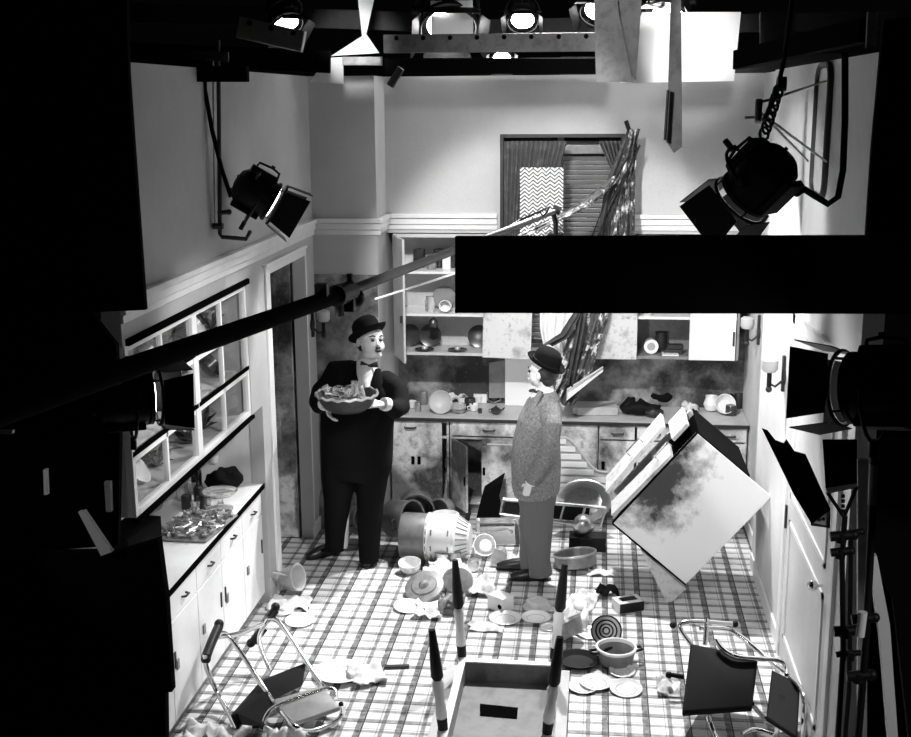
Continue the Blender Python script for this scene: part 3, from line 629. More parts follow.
for (x, y, Y, s, lab) in ((447, 10, 10.2, 1.15, 'lit overhead lamp with scrim behind the bolted beam'), (523, 12, 10.2, .62, 'small lit overhead lamp behind the middle of the bolted beam'), (502, 53, 10.6, .5, 'lit lamp peeking out under the bolted beam'), (601, 0, 10.0, .75, 'lit lamp at the top edge above the grey plywood board'), (672, 3, 9.6, .8, 'lit lamp at the top edge above the white silk'), (283, 14, 9.0, .6, 'lit lamp behind the short bright beam')):
    fresnel('overhead_lamp', lab, at(x, y, Y=Y), (V((-.6, 7.0, .6))-at(x, y, Y=Y)), s, 0, doors=((1.5, .5),)*4, e='lensb')
c_ = MB(); c_.box(at(452, 20, Y=10.0), (.34, .02, .3), rx(8)); tag(c_.obj('scrim', 'silk'), 'small white scrim square in front of the scrimmed overhead lamp', 'diffusion screen')
# distant dark girders and roof
for k, (x0, y0, x1, y1, Y) in enumerate(((120, 12, 420, 22, 10.5), (420, 30, 900, 20, 11.5), (560, 66, 900, 62, 10.9))):
    beam(['dark girder in the roof at the top left', 'dark girder in the roof behind the lamps', 'dark girder behind the silk over the back wall'][k], (x0, y0), (x1, y1), Y, .16, 'darkm')
# ================================================================== people
def hand(mb, wrist, d, n, thumb, s=1, curl=.5):
    """wrist point, direction along the palm d, palm normal n (towards the held thing), thumb side vector"""
    d = V(d).normalized(); n = (V(n)-d*V(n).dot(d)).normalized(); x = d.cross(n).normalized()
    if x.dot(V(thumb)) < 0: x = -x
    W = V(wrist)
    mb.tube([W-d*.02, W+d*.03*s, W+d*.09*s], [(.026*s, .019*s), (.036*s, .017*s), (.041*s, .014*s)], 10, ref=n)
    for k, L in enumerate((.072, .080, .075, .060)):
        b = W+d*.085*s+x*(.030-.02*k)*s; P = [b-d*.02*s, b]; dd = d.copy(); c = curl*.6
        for seg in (.45, .32, .23):
            dd = (Quaternion(d.cross(n), c) @ dd) if True else dd; P.append(P[-1]+dd*L*seg*s); c = curl*.55
        mb.tube(P, [.0105*s, .0105*s, .0095*s, .0085*s, .0065*s], 8)
    b = W+d*.03*s+x*.028*s; t1 = (d*.6+x*.8+n*.2).normalized(); t2 = (d*.9+x*.25+n*.5).normalized()
    mb.tube([b-x*.01, b+t1*.035*s, b+t1*.035*s+t2*.03*s, b+t1*.035*s+t2*.052*s], [.014*s, .013*s, .011*s, .008*s], 8)
def headmesh(mb, c, R, s=1, fat=1.0):
    """face towards local -Y; c = centre of head; height 0.24*s"""
    def P(x, y, z): return V(c)+R @ (V((x, y, z))*s)
    Rm = R.to_matrix()
    mb.sph(P(0, .012, .035), (.078*fat*s, .098*s, .092*s), 20, Rm)          # skull
    mb.sph(P(0, -.022, -.025), (.068*fat*s, .070*s, .085*s), 20, Rm)        # face
    mb.sph(P(0, -.045, -.078*1), (.040*fat*s, .038*s, .030*s), 14, Rm)      # chin
    for sx in (-1, 1):
        mb.sph(P(sx*.040*fat, -.038, -.035), (.033*fat*s, .034*s, .040*s), 14, Rm)   # cheek
        mb.sph(P(sx*.079*fat, .012, -.008), (.010*s, .020*s, .032*s), 12, Rm)   # ear
        mb.sph(P(sx*.03, -.083, .028), (.024*s, .012*s, .008*s), 10, Rm)    # brow
    mb.tube([P(0, -.084, .018), P(0, -.094, -.006), P(0, -.104, -.020), P(0, -.086, -.030)], [.009*s, .010*s, .013*s, .010*s], 10)
    mb.tube([P(-.020, -.092, -.058), P(0, -.100, -.057), P(.020, -.092, -.058)], [.008*s, .011*s, .008*s], 8)
    if fat > 1.05: mb.sph(P(0, -.02, -.095), (.062*fat*s, .055*s, .032*s), 14, Rm)
def facebits(t, c, R, s=1, fat=1, moust=True, openm=False):
    def P(x, y, z): return V(c)+R @ (V((x, y, z))*s)
    Rm = R.to_matrix()
    for sx in (-1, 1):
        b = MB(); b.sph(P(sx*.031, -.082, .008), (.016*s, .012*s, .009*s), 10, Rm); b.obj('eye', 'hair', t, smooth=True)
        b = MB(); b.tube([P(sx*.016, -.094, .033), P(sx*.034, -.091, .040), P(sx*.054, -.076, .032)], [.004*s, .005*s, .003*s], 6); b.obj('eyebrow', 'hair', t, smooth=True)
    b = MB()
    if openm: b.sph(P(.0, -.099, -.062), (.028*s, .012*s, .013*s), 10, Rm)
    else: b.tube([P(-.022, -.098, -.060), P(0, -.109, -.058), P(.022, -.098, -.060)], .0028*s, 6)
    b.obj('mouth', 'hair', t, smooth=True)
    if moust: b = MB(); b.sph(P(0, -.098, -.042), (.021*s, .013*s, .011*s), 10, Rm); b.obj('moustache', 'hair', t, smooth=True)
def bowler(t, c, R, s=1):
    """c: centre of the brim plane"""
    def P(x, y, z): return V(c)+R @ (V((x, y, z))*s)
    Rm = R.to_matrix()
    b = MB()
    prof = [(.001, .135), (.035, .133), (.065, .122), (.085, .10), (.093, .07), (.095, .03), (.096, .0), (.088, -.002), (.02, -.002)]
    b.lathe(prof[::-1], 28, c, R, (1.0*s, 1.18*s, 1.0*s))
    h = b.obj('bowler_crown', 'cloth', t, smooth=True)
    b = MB(); n = 36; vs = []
    for rr, dz in ((.090, 0), (.118, -.002), (.134, .010), (.138, .018), (.130, .012), (.114, .004), (.090, .006)):
        for k in range(n):
            a = 2*pi*k/n; side = abs(cos(a))**2; vs.append(P(rr*cos(a), rr*1.18*sin(a), dz+side*(rr-.09)*.35))
    fs = [(i*n+k, i*n+(k+1) % n, (i+1)*n+(k+1) % n, (i+1)*n+k) for i in range(6) for k in range(n)]
    b.add(vs, fs); b.obj('hat_brim', 'cloth', h, smooth=True)
    b = MB(); b.lathe([(.0975, .002), (.0985, .004), (.0975, .028), (.095, .03)], 28, c, R, (s, 1.18*s, s), ring=True); b.obj('hat_band', 'blackm', h, smooth=True)
def shoe(t, heel, d, s=1, m='leather'):
    d = V(d).normalized(); H_ = V(heel); b = MB(); u = V((0, 0, 1))
    b.tube([H_+u*.045-d*.02, H_+u*.05+d*.06, H_+u*.045+d*.14, H_+u*.035+d*.22, H_+u*.028+d*.265], [(.036*s, .045*s), (.040*s, .050*s), (.046*s, .044*s), (.044*s, .034*s), (.022*s, .022*s)], 14, ref=(0, 0, 1))
    o = b.obj('shoe', m, t, smooth=True)
    b = MB(); b.tube([H_+u*.009-d*.045, H_+u*.009-d*.02, H_+u*.009+d*.08, H_+u*.009+d*.16, H_+u*.009+d*.24, H_+u*.009+d*.275], [(.02, .009), (.038, .009), (.036, .009), (.047, .009), (.04, .009), (.015, .009)], 12, ref=(0, 0, 1)); b.obj('sole', m, o)
# ---------------- heavy man in black
YH = 8.88
def hp(x, y, dy=0): return at(x, y, Y=YH+dy)
K = 1/127.5   # metres per photo pixel at the man
man = thing('person', 'man in black suit and bowler hat holding a big basket of glassware, looking right', 'person', (-1.92, YH, 0))
hc = hp(370.5, 341.5, -.03); Rh = rz(42) @ rx(-9) @ ry(5)
b = MB(); headmesh(b, hc, Rh, 1.12, 1.16)
b.tube([hp(366, 372, .03), hp(367, 362, .02), hc-V((0, -.02, .03))], [(.09, .08), (.075, .075), (.07, .07)], 14)
b.tube([hp(358, 470), hp(358, 440), hp(360, 400), hp(362, 378)], [(.15, .10), (.16, .12), (.16, .11), (.10, .06)], 14, ref=(0, 1, 0))
for xs in (343, 371): b.tube([hp(xs, 462), hp(xs, 510), hp(xs, 548)], [.08, .055, .04], 10)
wL, wR = hp(326, 404, -.36), hp(384, 404, -.34)
for sh, el, wr in ((hp(332, 385), hp(321, 404, -.10), wL), (hp(392, 385), hp(400, 410, -.08), wR)): b.tube([sh, el, wr], [.05, .04, .027], 10)
bas = hp(347, 399, -.42)
hand(b, wL, (.25, -.35, -.55), (1, .0, .2), (-.2, -1, .4), 1.12, .7)
hand(b, wR, (-.75, -.35, .05), (-.3, .2, -1), (0, -.3, 1), 1.12, .35)
b.obj('body', 'skin', man, remesh=.007)
facebits(man, hc, Rh, 1.12, 1.16, True, True)
b = MB(); b.sph(hc+Rh @ V((0, .035, .03)), (.104, .098, .085), 18, Rh.to_matrix()); b.sph(hc+Rh @ V((0, .05, -.02)), (.088, .075, .07), 16, Rh.to_matrix()); b.obj('hair', 'hair', man, smooth=True)
bowler(man, hc+V((-.012, .0, .052)), ry(-17) @ Rh @ rx(-12), 1.10)
b = MB(); b.tube([hp(367, 402, -.19), hp(366, 388, -.165), hp(366, 376, -.11), hp(367, 369, -.06), hp(367, 363, -.03)], [(.035, .05), (.055, .07), (.07, .085), (.082, .085), (.08, .083)], 18, ref=(0, 1, 0)); b.obj('shirt', 'shirt', man, smooth=True)
b = MB(); cc = hp(369, 366, -.125)
for sx in (-1, 1): b.tube([cc, cc+V((sx*.035, 0, .008)), cc+V((sx*.065, .01, .012))], [(.010, .008), (.018, .010), (.026, .008)], 10, ref=(0, 1, 0))
b.sph(cc, .013); b.obj('bow_tie', 'hair', man, smooth=True)
b = MB()   # jacket
b.tube([hp(357, 464), hp(357, 448), hp(357, 425), hp(358, 402), hp(360, 386), hp(363, 377), hp(367, 369.5)], [(36*K, .205), (36.5*K, .215), (37*K, .22), (38*K, .19), (40*K, .165), (37*K, .145), (19*K, .10)], 28, ref=(0, 1, 0))
for sh, m1, el, m2, wr in ((hp(330, 384, .02), hp(322, 392, -.02), hp(319, 402, -.12), hp(320, 405, -.24), hp(325, 404, -.34)), (hp(390, 383, .0), hp(398, 393, -.02), hp(400, 407, -.10), hp(395, 410, -.22), hp(387, 405, -.32))):
    b.tube([sh, m1, el, m2, wr], [.09, .086, .080, .070, .056], 18); b.sph(lp(sh, hp(362, 384), .12)+V((0, 0, .012)), .088, 16)
jk = b.obj('jacket', 'suitb', man, remesh=.012)
b = MB()   # lapels as raised folds each side of the shirt
for pts in ([hp(354, 372, -.10), hp(355, 385, -.19), hp(359, 400, -.225), hp(364, 412, -.235)], [hp(378, 369, -.12), hp(377, 382, -.19), hp(374, 398, -.225), hp(367, 412, -.235)]):
    b.tube(pts, [(.022, .012), (.045, .012), (.04, .012), (.015, .010)], 10, ref=(0, 1, 0))
b.obj('lapel', 'suitb', jk, smooth=True)
for wr, pr_ in ((wL, hp(324, 404, -.33)), (wR, hp(388, 405, -.31))): b = MB(); b.tube([pr_, wr+(wr-pr_)*.25], [.052, .05], 16); b.obj('shirt_cuff', 'shirt', man, smooth=True)
b = MB()   # trousers
b.tube([hp(356.5, 476), hp(357, 466), hp(357, 450), hp(357, 440)], [(32*K, .18), (35.5*K, .20), (36*K, .205), (35*K, .20)], 24, ref=(0, 1, 0))
b.tube([hp(341, 458), hp(339, 480), hp(337.5, 500), hp(336, 530), hp(335, 550, -.01)], [(20*K, .17), (17.5*K, .15), (14*K, .12), (11.5*K, .10), (10*K, .09)], 20, ref=(0, 1, 0))
b.tube([hp(372, 458), hp(371.5, 480), hp(370.5, 500), hp(369.5, 530, -.03), hp(369, 562, -.06)], [(20*K, .17), (16.5*K, .15), (14*K, .12), (12*K, .10), (10*K, .09)], 20, ref=(0, 1, 0))
b.obj('trousers', 'suitb', man, remesh=.012)
h1 = at(338, 552, Z=0); shoe(man, h1+V((-.01, -.02, 0)), (-.65, -.6, 0), 1.15)
h2 = at(369, 557, Z=0); shoe(man, h2+V((0, .02, 0)), (.12, -1, 0), 1.15)
# basket of glassware
bk = thing('serving_bowl', 'round dark basket piled with glassware held by the man in black', 'basket', bas-V((0, 0, .085)))
q = MB(); q.lathe([(.13, -.085), (.17, -.06), (.205, -.01), (.225, .035), (.232, .04), (.225, .047), (.21, .035), (.185, -.01), (.15, -.045), (.02, -.05)], 32, bas)
q.obj('bowl', 'darkm', bk, smooth=True)
q = MB(); q.tube([bas+V((.228*cos(a), .228*sin(a), .042+.006*sin(a*16))) for a in [2*pi*k/64 for k in range(64)]], .010, 6, closed=True); q.obj('woven_rim', 'alu', bk, smooth=True)
def tumbler(mb, c, h=.09, r=.032, R=None): return mb.lathe([(r*.75, 0), (r, h), (r*.9, h), (r*.66, .008), (.001, .008)], 14, c, R)
tumb = thing('drinking_glass', 'clear drinking glass upright at the middle of the basket', 'glass', (0, 0, 0), group='glasses in the basket')
tumbler(MB(), (0, 0, 0)).obj('cup', 'glass', tumb, smooth=True)
glabs = ['near the left rim', 'at the right rim by the hand', 'lying at the front rim', 'behind the middle one', 'tilted at the far left']
place(tumb, bas+V((.0, .0, -.01)), rx(10))
for k, (dx, dy, dz, ra) in enumerate(((-.10, -.03, 0, 25), (.12, .0, .01, -20), (.02, -.12, .0, 75), (.03, .1, .02, 12), (-.14, .06, .0, -35))):
    dup(tumb, bas+V((dx, dy, dz)), ry(ra) @ rx(ra/2), 'clear drinking glass in the basket '+glabs[k])
q = MB()
for k in range(26):
    a = random.uniform(0, 6.28); r_ = random.uniform(.02, .17); p = bas+V((r_*cos(a), r_*sin(a), .01+random.uniform(0, .045)))
    q.tube([p, p+V((random.uniform(-.07, .07), random.uniform(-.07, .07), random.uniform(-.01, .03)))], [.014, .006], 6)
tag(q.obj('glass_shards', 'chrome', smooth=True), 'heap of bright glass bits filling the held basket', 'broken glass', kind='stuff')
# ---------------- slim man in tweed
YL = 8.6; KL = 1/131.
def lq(x, y, dy=0): return at(x, y, Y=YL+dy)
man2 = thing('person', 'slim man in grey tweed jacket and bowler hat, seen from the side facing left', 'person', (-.42, YL, 0))
hc = lq(541.5, 373, 0); Rh = rz(-112) @ rx(-2)
b = MB(); headmesh(b, hc, Rh, 1.0, .95)
b.tube([lq(548, 398, .02), lq(546, 388, .01), hc-V((0, 0, .04))], [(.07, .06), (.055, .055), (.05, .055)], 14)
b.tube([lq(538, 490), lq(537, 455), lq(541, 425), lq(546, 402)], [(.10, .11), (.11, .12), (.11, .14), (.06, .08)], 14, ref=(0, 1, 0))
for dx, dy in ((0, -.06), (4, .08)): b.tube([lq(536+dx, 485, dy), lq(537, 530, dy), lq(540, 570, dy)], [.07, .05, .04], 10)
wr = lq(530, 482.5, -.22)
b.tube([lq(549, 405, -.13), lq(549, 443, -.20), wr], [.045, .04, .026], 10)
hand(b, wr, (-.3, .10, -.9), (.3, 1, 0), (-1, 0, .1), .78, .3)
wr2 = lq(523, 478, .18)
b.tube([lq(538, 405, .18), lq(528, 443, .24), wr2], [.045, .04, .026], 10)
hand(b, wr2, (.1, -.1, -.95), (.3, -1, 0), (-1, 0, .3), .8, .3)
b.obj('body', 'skin', man2, remesh=.007)
facebits(man2, hc, Rh, 1.0, .95, False, False)
b = MB(); b.sph(hc+Rh @ V((0, .035, .012)), (.082, .085, .085), 18, Rh.to_matrix()); b.sph(hc+Rh @ V((0, .058, -.04)), (.062, .052, .055), 16, Rh.to_matrix()); b.obj('hair', 'hair', man2, smooth=True)
bowler(man2, hc+Rh @ V((0, .028, .070)), Rh @ rx(-24), .96)
b = MB(); b.tube([lq(547, 396, 0), lq(544.5, 389, 0), lq(543.5, 386, 0)], [(.070, .07), (.060, .062), (.058, .060)], 18, ref=(0, 1, 0)); b.tube([lq(529, 425, -.01), lq(532, 405, -.01), lq(539, 391, 0)], [(.03, .05), (.035, .06), (.04, .05)], 12, ref=(0, 1, 0)); b.obj('shirt', 'shirt', man2, smooth=True)
b = MB(); cc = lq(536, 392, -.05)
for sg in (-1, 1): b.tube([cc, cc+V((.02*sg, -.02*sg, .008)), cc+V((.04*sg, -.04*sg, .0))], [(.008, .008), (.016, .012), (.022, .012)], 10)
b.obj('bow_tie', 'hair', man2, smooth=True)
b = MB()
b.tube([lq(537, 494), lq(536, 485), lq(536, 462), lq(536.5, 440), lq(540, 420), lq(544, 404), lq(547, 396), lq(546.5, 391)], [(22*KL, .20), (24*KL, .21), (24.5*KL, .20), (23*KL, .19), (21*KL, .22), (17*KL, .19), (12*KL, .10), (8.5*KL, .07)], 26, ref=(0, 1, 0))
b.tube([lq(550, 406, -.15), lq(552, 425, -.24), lq(550, 446, -.27), lq(541, 464, -.26), lq(531, 482, -.23)], [.080, .074, .066, .060, .054], 18)
b.tube([lq(541, 406, .16), lq(534, 425, .22), lq(528, 446, .24), lq(524, 464, .22), lq(522, 476, .19)], [.078, .072, .062, .055, .046], 18)
jk = b.obj('jacket', 'suitg', man2, remesh=.010)
b = MB(); b.tube([lq(541, 392, -.10), lq(534, 405, -.14), lq(529, 420, -.14), lq(523, 436, -.12)], [(.014, .025), (.034, .022), (.032, .022), (.01, .01)], 10); b.obj('lapel', 'suitg', jk, smooth=True)
b = MB(); b.tube([lq(528, 408, -.06), lq(527, 414, -.07), lq(529, 420, -.08)], [.014, .02, .008], 8); b.noise(.02, 30); b.obj('crumpled_tie_end', 'hair', man2, smooth=True)
b = MB(); b.tube([lq(532, 480, -.22), lq(530.2, 484, -.22)], [.042, .040], 14); b.obj('shirt_cuff', 'shirt', man2, smooth=True)
b = MB()
b.tube([lq(537, 505), lq(537, 492), lq(537, 470)], [(18*KL, .15), (20*KL, .165), (20*KL, .16)], 24, ref=(0, 1, 0))
b.tube([lq(538, 492, -.07), lq(538, 530, -.07), lq(539, 560, -.06), lq(541, 575, -.06)], [(17*KL, .10), (14.5*KL, .095), (11*KL, .085), (12*KL, .09)], 20, ref=(0, 1, 0))
b.tube([lq(534, 492, .08), lq(532, 530, .10), lq(530, 555, .12), lq(531, 568, .12)], [(15*KL, .10), (12*KL, .09), (11*KL, .085), (11*KL, .08)], 20, ref=(0, 1, 0))
b.obj('trousers', 'trouser', man2, remesh=.010)
h1 = at(545, 580, Z=0); shoe(man2, h1, (-1, -.12, 0), 1.05)
h2 = at(531, 570, Z=0); shoe(man2, h2, (-1, -.05, 0), 1.05)
# ================================================================== furniture thrown about
# ---- tipped stove
T_, R_, B_, L_ = at(697.5, 434, Y=8.32), at(770, 495, Y=8.32), at(688, 586, Y=8.32), at(613.5, 523, Y=8.32)
e1 = (L_-T_); e2 = (R_-T_); e1n = e1.normalized(); e2n = (e2-e1n*e2.dot(e1n)).normalized(); D_ = (at(684, 399, Y=8.93)-T_); en = D_.normalized()
en = (en-e1n*en.dot(e1n)); en = (en-e2n*en.dot(e2n)).normalized()
SH, SD, SW = .5*(e1.length+(B_-R_).length), .5*(e2.length+(B_-L_).length), .72
def sp(a, b, c): return T_+e1n*a*SH+e2n*b*SD+en*c*SW
def sbx(mb, a0, a1, b0, b1, c0, c1):
    P = [sp(a, b, c) for c in (c0, c1) for a, b in ((a0, b0), (a1, b0), (a1, b1), (a0, b1))]
    return mb.add(P, [(0, 1, 2, 3), (7, 6, 5, 4), (0, 4, 5, 1), (1, 5, 6, 2), (2, 6, 7, 3), (3, 7, 4, 0)])
st = thing('stove', 'big soot stained white stove tipped on its corner against the right wall', 'stove', at(668, 607, Z=0))
sbx(MB(), 0, 1, 0, 1, 0, .04).obj('side_panel', 'stovew', st, bev=.006, label='large white side panel with soot cloud')
q = MB(); sbx(q, .01, .99, .06, .68, .045, 1); q.obj('oven_body', 'hole', st)
q = MB(); sbx(q, -.004, 1.004, -.012, .0, -.004, .05); sbx(q, 1.0, 1.012, 0, 1, -.004, .05); q.obj('edge_trim', 'hole', st)
q = MB(); sbx(q, .01, .99, .0, .06, .06, .10); sbx(q, .01, .99, 0, .06, .95, 1.0); sbx(q, .45, .5, .0, .06, .1, .95); q.obj('front_frame', 'stoved', st)
def leaf(a0, a1, b, c0, c1, tilt, lab):
    q = MB(); P0 = [(a0, b, c0), (a1, b-tilt, c0), (a1, b-tilt, c1), (a0, b, c1)]
    pts = [sp(*p) for p in P0]; n = (pts[1]-pts[0]).cross(pts[3]-pts[0]).normalized()*.03; q.prism(pts, n)
    o = q.obj('oven_door', 'stoved', st, bev=.004, label=lab); return o
l1 = leaf(.20, .95, -.20, .55, 1.05, -.04, 'upper door leaf'); l2 = leaf(.28, .98, -.03, .10, .52, .02, 'lower door leaf')
leaf(.02, .20, -.10, .25, .9, .0, 'small drawer front')
for lf, (a, b, c) in ((l1, (.5, -.24, .58)), (l2, (.33, -.06, .3))):
    q = MB(); q.tube([sp(a-.08, b+.02, c), sp(a-.08, b-.04, c), sp(a+.08, b-.04, c), sp(a+.08, b+.02, c)], .008, 8); q.obj('door_handle', 'chrome', lf, smooth=True)
q = MB(); pts = [at(640, 549, Y=8.34), at(686, 589, Y=8.34), at(668, 606, Y=8.34), at(657, 584, Y=8.34)]; q.prism(pts, en*.5); q.obj('base_plinth', 'stoved', st, bev=.005)
q = MB(); sbx(q, -.012, 0, .03, .70, .03, 1.05); q.obj('black_top', 'black', st, label='black enamel top plate')
q = MB(); sbx(q, .55, .6, 1.0, 1.03, .2, .3); sbx(q, .9, .95, 1.0, 1.03, .2, .3); q.obj('foot', 'blackm', st)
# ---- overturned table
tb = thing('kitchen_table', 'small kitchen table upside down with four black and white turned legs in the air', 'table', (-.52, 6.5, 0))
XA, XB, YA, YB = -.785, -.25, 5.98, 6.90
q = MB(); q.bb((-.93, 5.8, 0), (-.135, 7.12, .028)); q.obj('table_top', 'lightg', tb, bev=.004)
q = MB()
for c_ in ((XA-.03, YA, XA, YB), (XB, YA, XB+.03, YB), (XA-.03, YB, XB+.03, YB+.03), (XA-.03, YA-.03, XB+.03, YA)): q.bb((c_[0], c_[1], .03), (c_[2], c_[3], .156))
ap = q.obj('apron', 'midg', tb, bev=.003)
q = MB()
for c_ in ((XA-.045, YA, XA, YB), (XB, YA, XB+.045, YB), (XA-.045, YB, XB+.045, YB+.05), (XA-.045, YA-.05, XB+.045, YA)): q.bb((c_[0], c_[1], .157), (c_[2], c_[3], .165))
q.obj('apron_rim', 'paint2', ap)
q = MB(); q.bb((XA+.002, YA+.002, .029), (XB-.002, YB-.002, .036)); q.obj('underside', 'midg', tb)
q = MB(); q.prism([at(480, 716, Z=.037), at(517, 719, Z=.037), at(518, 708, Z=.037), at(480, 704, Z=.037)], V((0, 0, .003))); q.obj('hand_hole', 'hole', tb)
for (bx_, by_, tx, ty, dy) in ((462, 656, 455, 560, .05), (554, 658, 565, 564, .05), (443, 729, 432, 630, .02), (547, 733, 560, 637, .02)):
    b0 = at(bx_, by_, Z=.165); tp = at(tx, ty, Y=b0.y+dy)
    q = MB(); q.tube([lp(b0, tp, .50), lp(b0, tp, .54), lp(b0, tp, .75), tp], [.022, .036, .030, .019], 14)
    lg = q.obj('leg', 'blackm', tb, smooth=True)
    q = MB(); q.tube([lp(b0, tp, .111), lp(b0, tp, .14), lp(b0, tp, .3), lp(b0, tp, .46), lp(b0, tp, .499)], [.026, .034, .027, .034, .026], 14); q.obj('white_band', 'paint2', lg, smooth=True)
    q = MB(); q.tube([b0, lp(b0, tp, .11)], [.029, .031], 10); q.obj('black_foot', 'blackm', lg, smooth=True)
    q = MB(); q.bb(b0+V((-.03, -.03, -.135)), b0+V((.03, .03, -.001))); q.obj('corner_block', 'paint2', lg, bev=.002)
# ---- chairs
def inroom(x, y, k):
    p = at(x, y, Y=k) if k > 2 else at(x, y, Z=k)
    if p.x < -2.27: p = at(x, y, X=-2.27)
    if p.x > 1.20: p = at(x, y, X=1.20)
    return p
def chair_tubes(t, lst, r=.0155):
    for nm, P, m in lst:
        PP = []
        for i, p in enumerate(P):
            w_ = inroom(*p); PP.append(w_)
        # round the polyline
        for _ in range(2):
            Q = [PP[0]]
            for a, b in zip(PP, PP[1:]): Q += [lp(a, b, .25), lp(a, b, .75)]
            PP = Q+[PP[-1]]
        PP = [V((min(max(p.x, -2.30), 1.21), p.y, max(p.z, r))) for p in PP]
        rr = r*1.9 if nm == 'rubber_grip' else r
        MB().tube(PP, rr, 10).obj(nm, m, t, smooth=True)
def pad(t, nm, pts, m, th=.045, **k):
    P = [at(x, y, Y=Y) if Y > 2 else at(x, y, Z=Y) for x, y, Y in pts]; n = (P[1]-P[0]).cross(P[-1]-P[0]).normalized()
    q = MB(); c = sum(P, V((0, 0, 0)))/len(P); N = len(P)
    lay = []
    for k_, off in ((.93, -.5), (1, -.3), (1, .3), (.93, .5)): lay += [c+(p-c)*k_+n*th*off for p in P]
    lay = [V((p.x, p.y, max(p.z, .003))) for p in lay]
    fs = [tuple(range(N))[::-1], tuple(range(3*N, 4*N))]+[(j*N+i, j*N+(i+1) % N, (j+1)*N+(i+1) % N, (j+1)*N+i) for j in range(3) for i in range(N)]
    return q.add(lay, fs).obj(nm, m, t, bev=.008, smooth=True, **k)
ch = thing('dinette_chair', 'chrome tube chair toppled in front of the left base cabinet', 'chair', at(262, 725, Z=0))
chair_tubes(ch, [
    ('chrome_frame', [(205, 655, 6.62), (206, 668, 6.58), (216, 690, 6.5), (237, 729, .02)], 'chrome'),
    ('chrome_frame', [(208, 655, 6.62), (217, 636, 6.7), (222, 632, 6.7), (231, 637, 6.68), (272, 701, 6.45), (292, 726, .12), (309, 733, .03), (338, 722, .03), (343, 712, .06), (341, 704, .15)], 'chrome'),
    ('chrome_frame', [(262, 632, 7.0), (268, 620, 7.05), (276, 619, 7.05), (284, 628, 7.0), (322, 686, 6.68), (325, 690, 6.6)], 'chrome'),
    ('chrome_frame', [(268, 620, 7.05), (258, 636, 6.95), (261, 650, 6.9), (270, 670, 6.85)], 'chrome'),
    ('cross_bar', [(218, 637, 6.7), (240, 634, 6.8), (263, 624, 7.0)], 'chrome'),
    ('chrome_frame', [(262, 731, .03), (265, 716, 6.25), (275, 706, 6.3), (328, 688, 6.5), (335, 690, 6.5), (336, 698, 6.45)], 'chrome'),
    ('rubber_grip', [(219, 626, 6.72), (212, 641, 6.68), (206, 657, 6.62)], 'blackm'),
    ('rubber_grip', [(275, 610, 7.1), (270, 618, 7.06)], 'blackm'), ('rubber_grip', [(264, 628, 7.02), (253, 642, 6.96)], 'blackm')])
for x, y, Y in ((219, 624, 6.72), (275.5, 607, 7.1), (251, 643, 6.96), (206, 659, 6.6)):
    q = MB(); q.sph(inroom(x, y, Y), .030); q.obj('ball_foot', 'blackm', ch, smooth=True)
pad(ch, 'backrest', [(232, 715, .14), (262, 680, 6.68), (305, 663, 6.85), (301, 686, 6.6), (272, 700, 6.42), (262, 728, .05), (238, 729, .05)], 'vinyl', .03)
pad(ch, 'seat', [(272, 702, 6.36), (322, 687, 6.52), (341, 709, .10), (292, 726, .08)], 'vinylg', .035, label='light grey vinyl seat')
ch = thing('dinette_chair', 'chrome tube chair with dark vinyl seat toppled at the lower right wall', 'chair', at(725, 700, Z=0))
chair_tubes(ch, [
    ('chrome_frame', [(692, 646, 6.95), (680, 630, 6.98), (680, 623, 7.0), (694, 621, 7.02), (708, 622, 7.05), (733, 624, 7.1)], 'chrome'),
    ('chrome_frame', [(700, 628, 7.05), (723, 628, 7.1), (736, 632, 7.1), (768, 659, 6.95), (798, 683, 6.75), (806, 698, 6.65), (802, 740, 6.35)], 'chrome'),
    ('chrome_frame', [(716, 640, 6.9), (722, 649, 6.85), (734, 657, 6.8), (760, 659, 6.8), (782, 660, 6.8), (787, 668, 6.75), (787, 675, 6.7)], 'chrome'),
    ('cross_bar', [(707, 619, 7.05), (705, 645, 6.95)], 'chrome'),
    ('chrome_frame', [(752, 704, .15), (764, 718, .04), (780, 728, .03), (770, 745, .02)], 'chrome'),
    ('chrome_frame', [(708, 716, .08), (711, 726, .03), (718, 741, .02)], 'chrome'),
    ('cross_bar', [(684, 677, 6.9), (672, 675, 6.9)], 'blackm'), ('cross_bar', [(742, 735, .02), (755, 728, .03), (775, 736, .02)], 'chrome')])
for x, y, Y in ((669, 675, 6.9), (735, 624, 7.1), (673, 625, 7.0)):
    q = MB(); q.sph(inroom(x, y, Y), .022); q.obj('ball_foot', 'blackm', ch, smooth=True)
pad(ch, 'seat', [(690.5, 645, 6.95), (758, 659, 6.85), (752, 710, .14), (682, 715, .10)], 'vinyl', .05, label='large dark vinyl seat')
pad(ch, 'backrest', [(772, 671, 6.75), (800, 685, 6.65), (797, 740, 6.2), (766, 720, .10)], 'vinyl', .04, label='dark vinyl backrest')
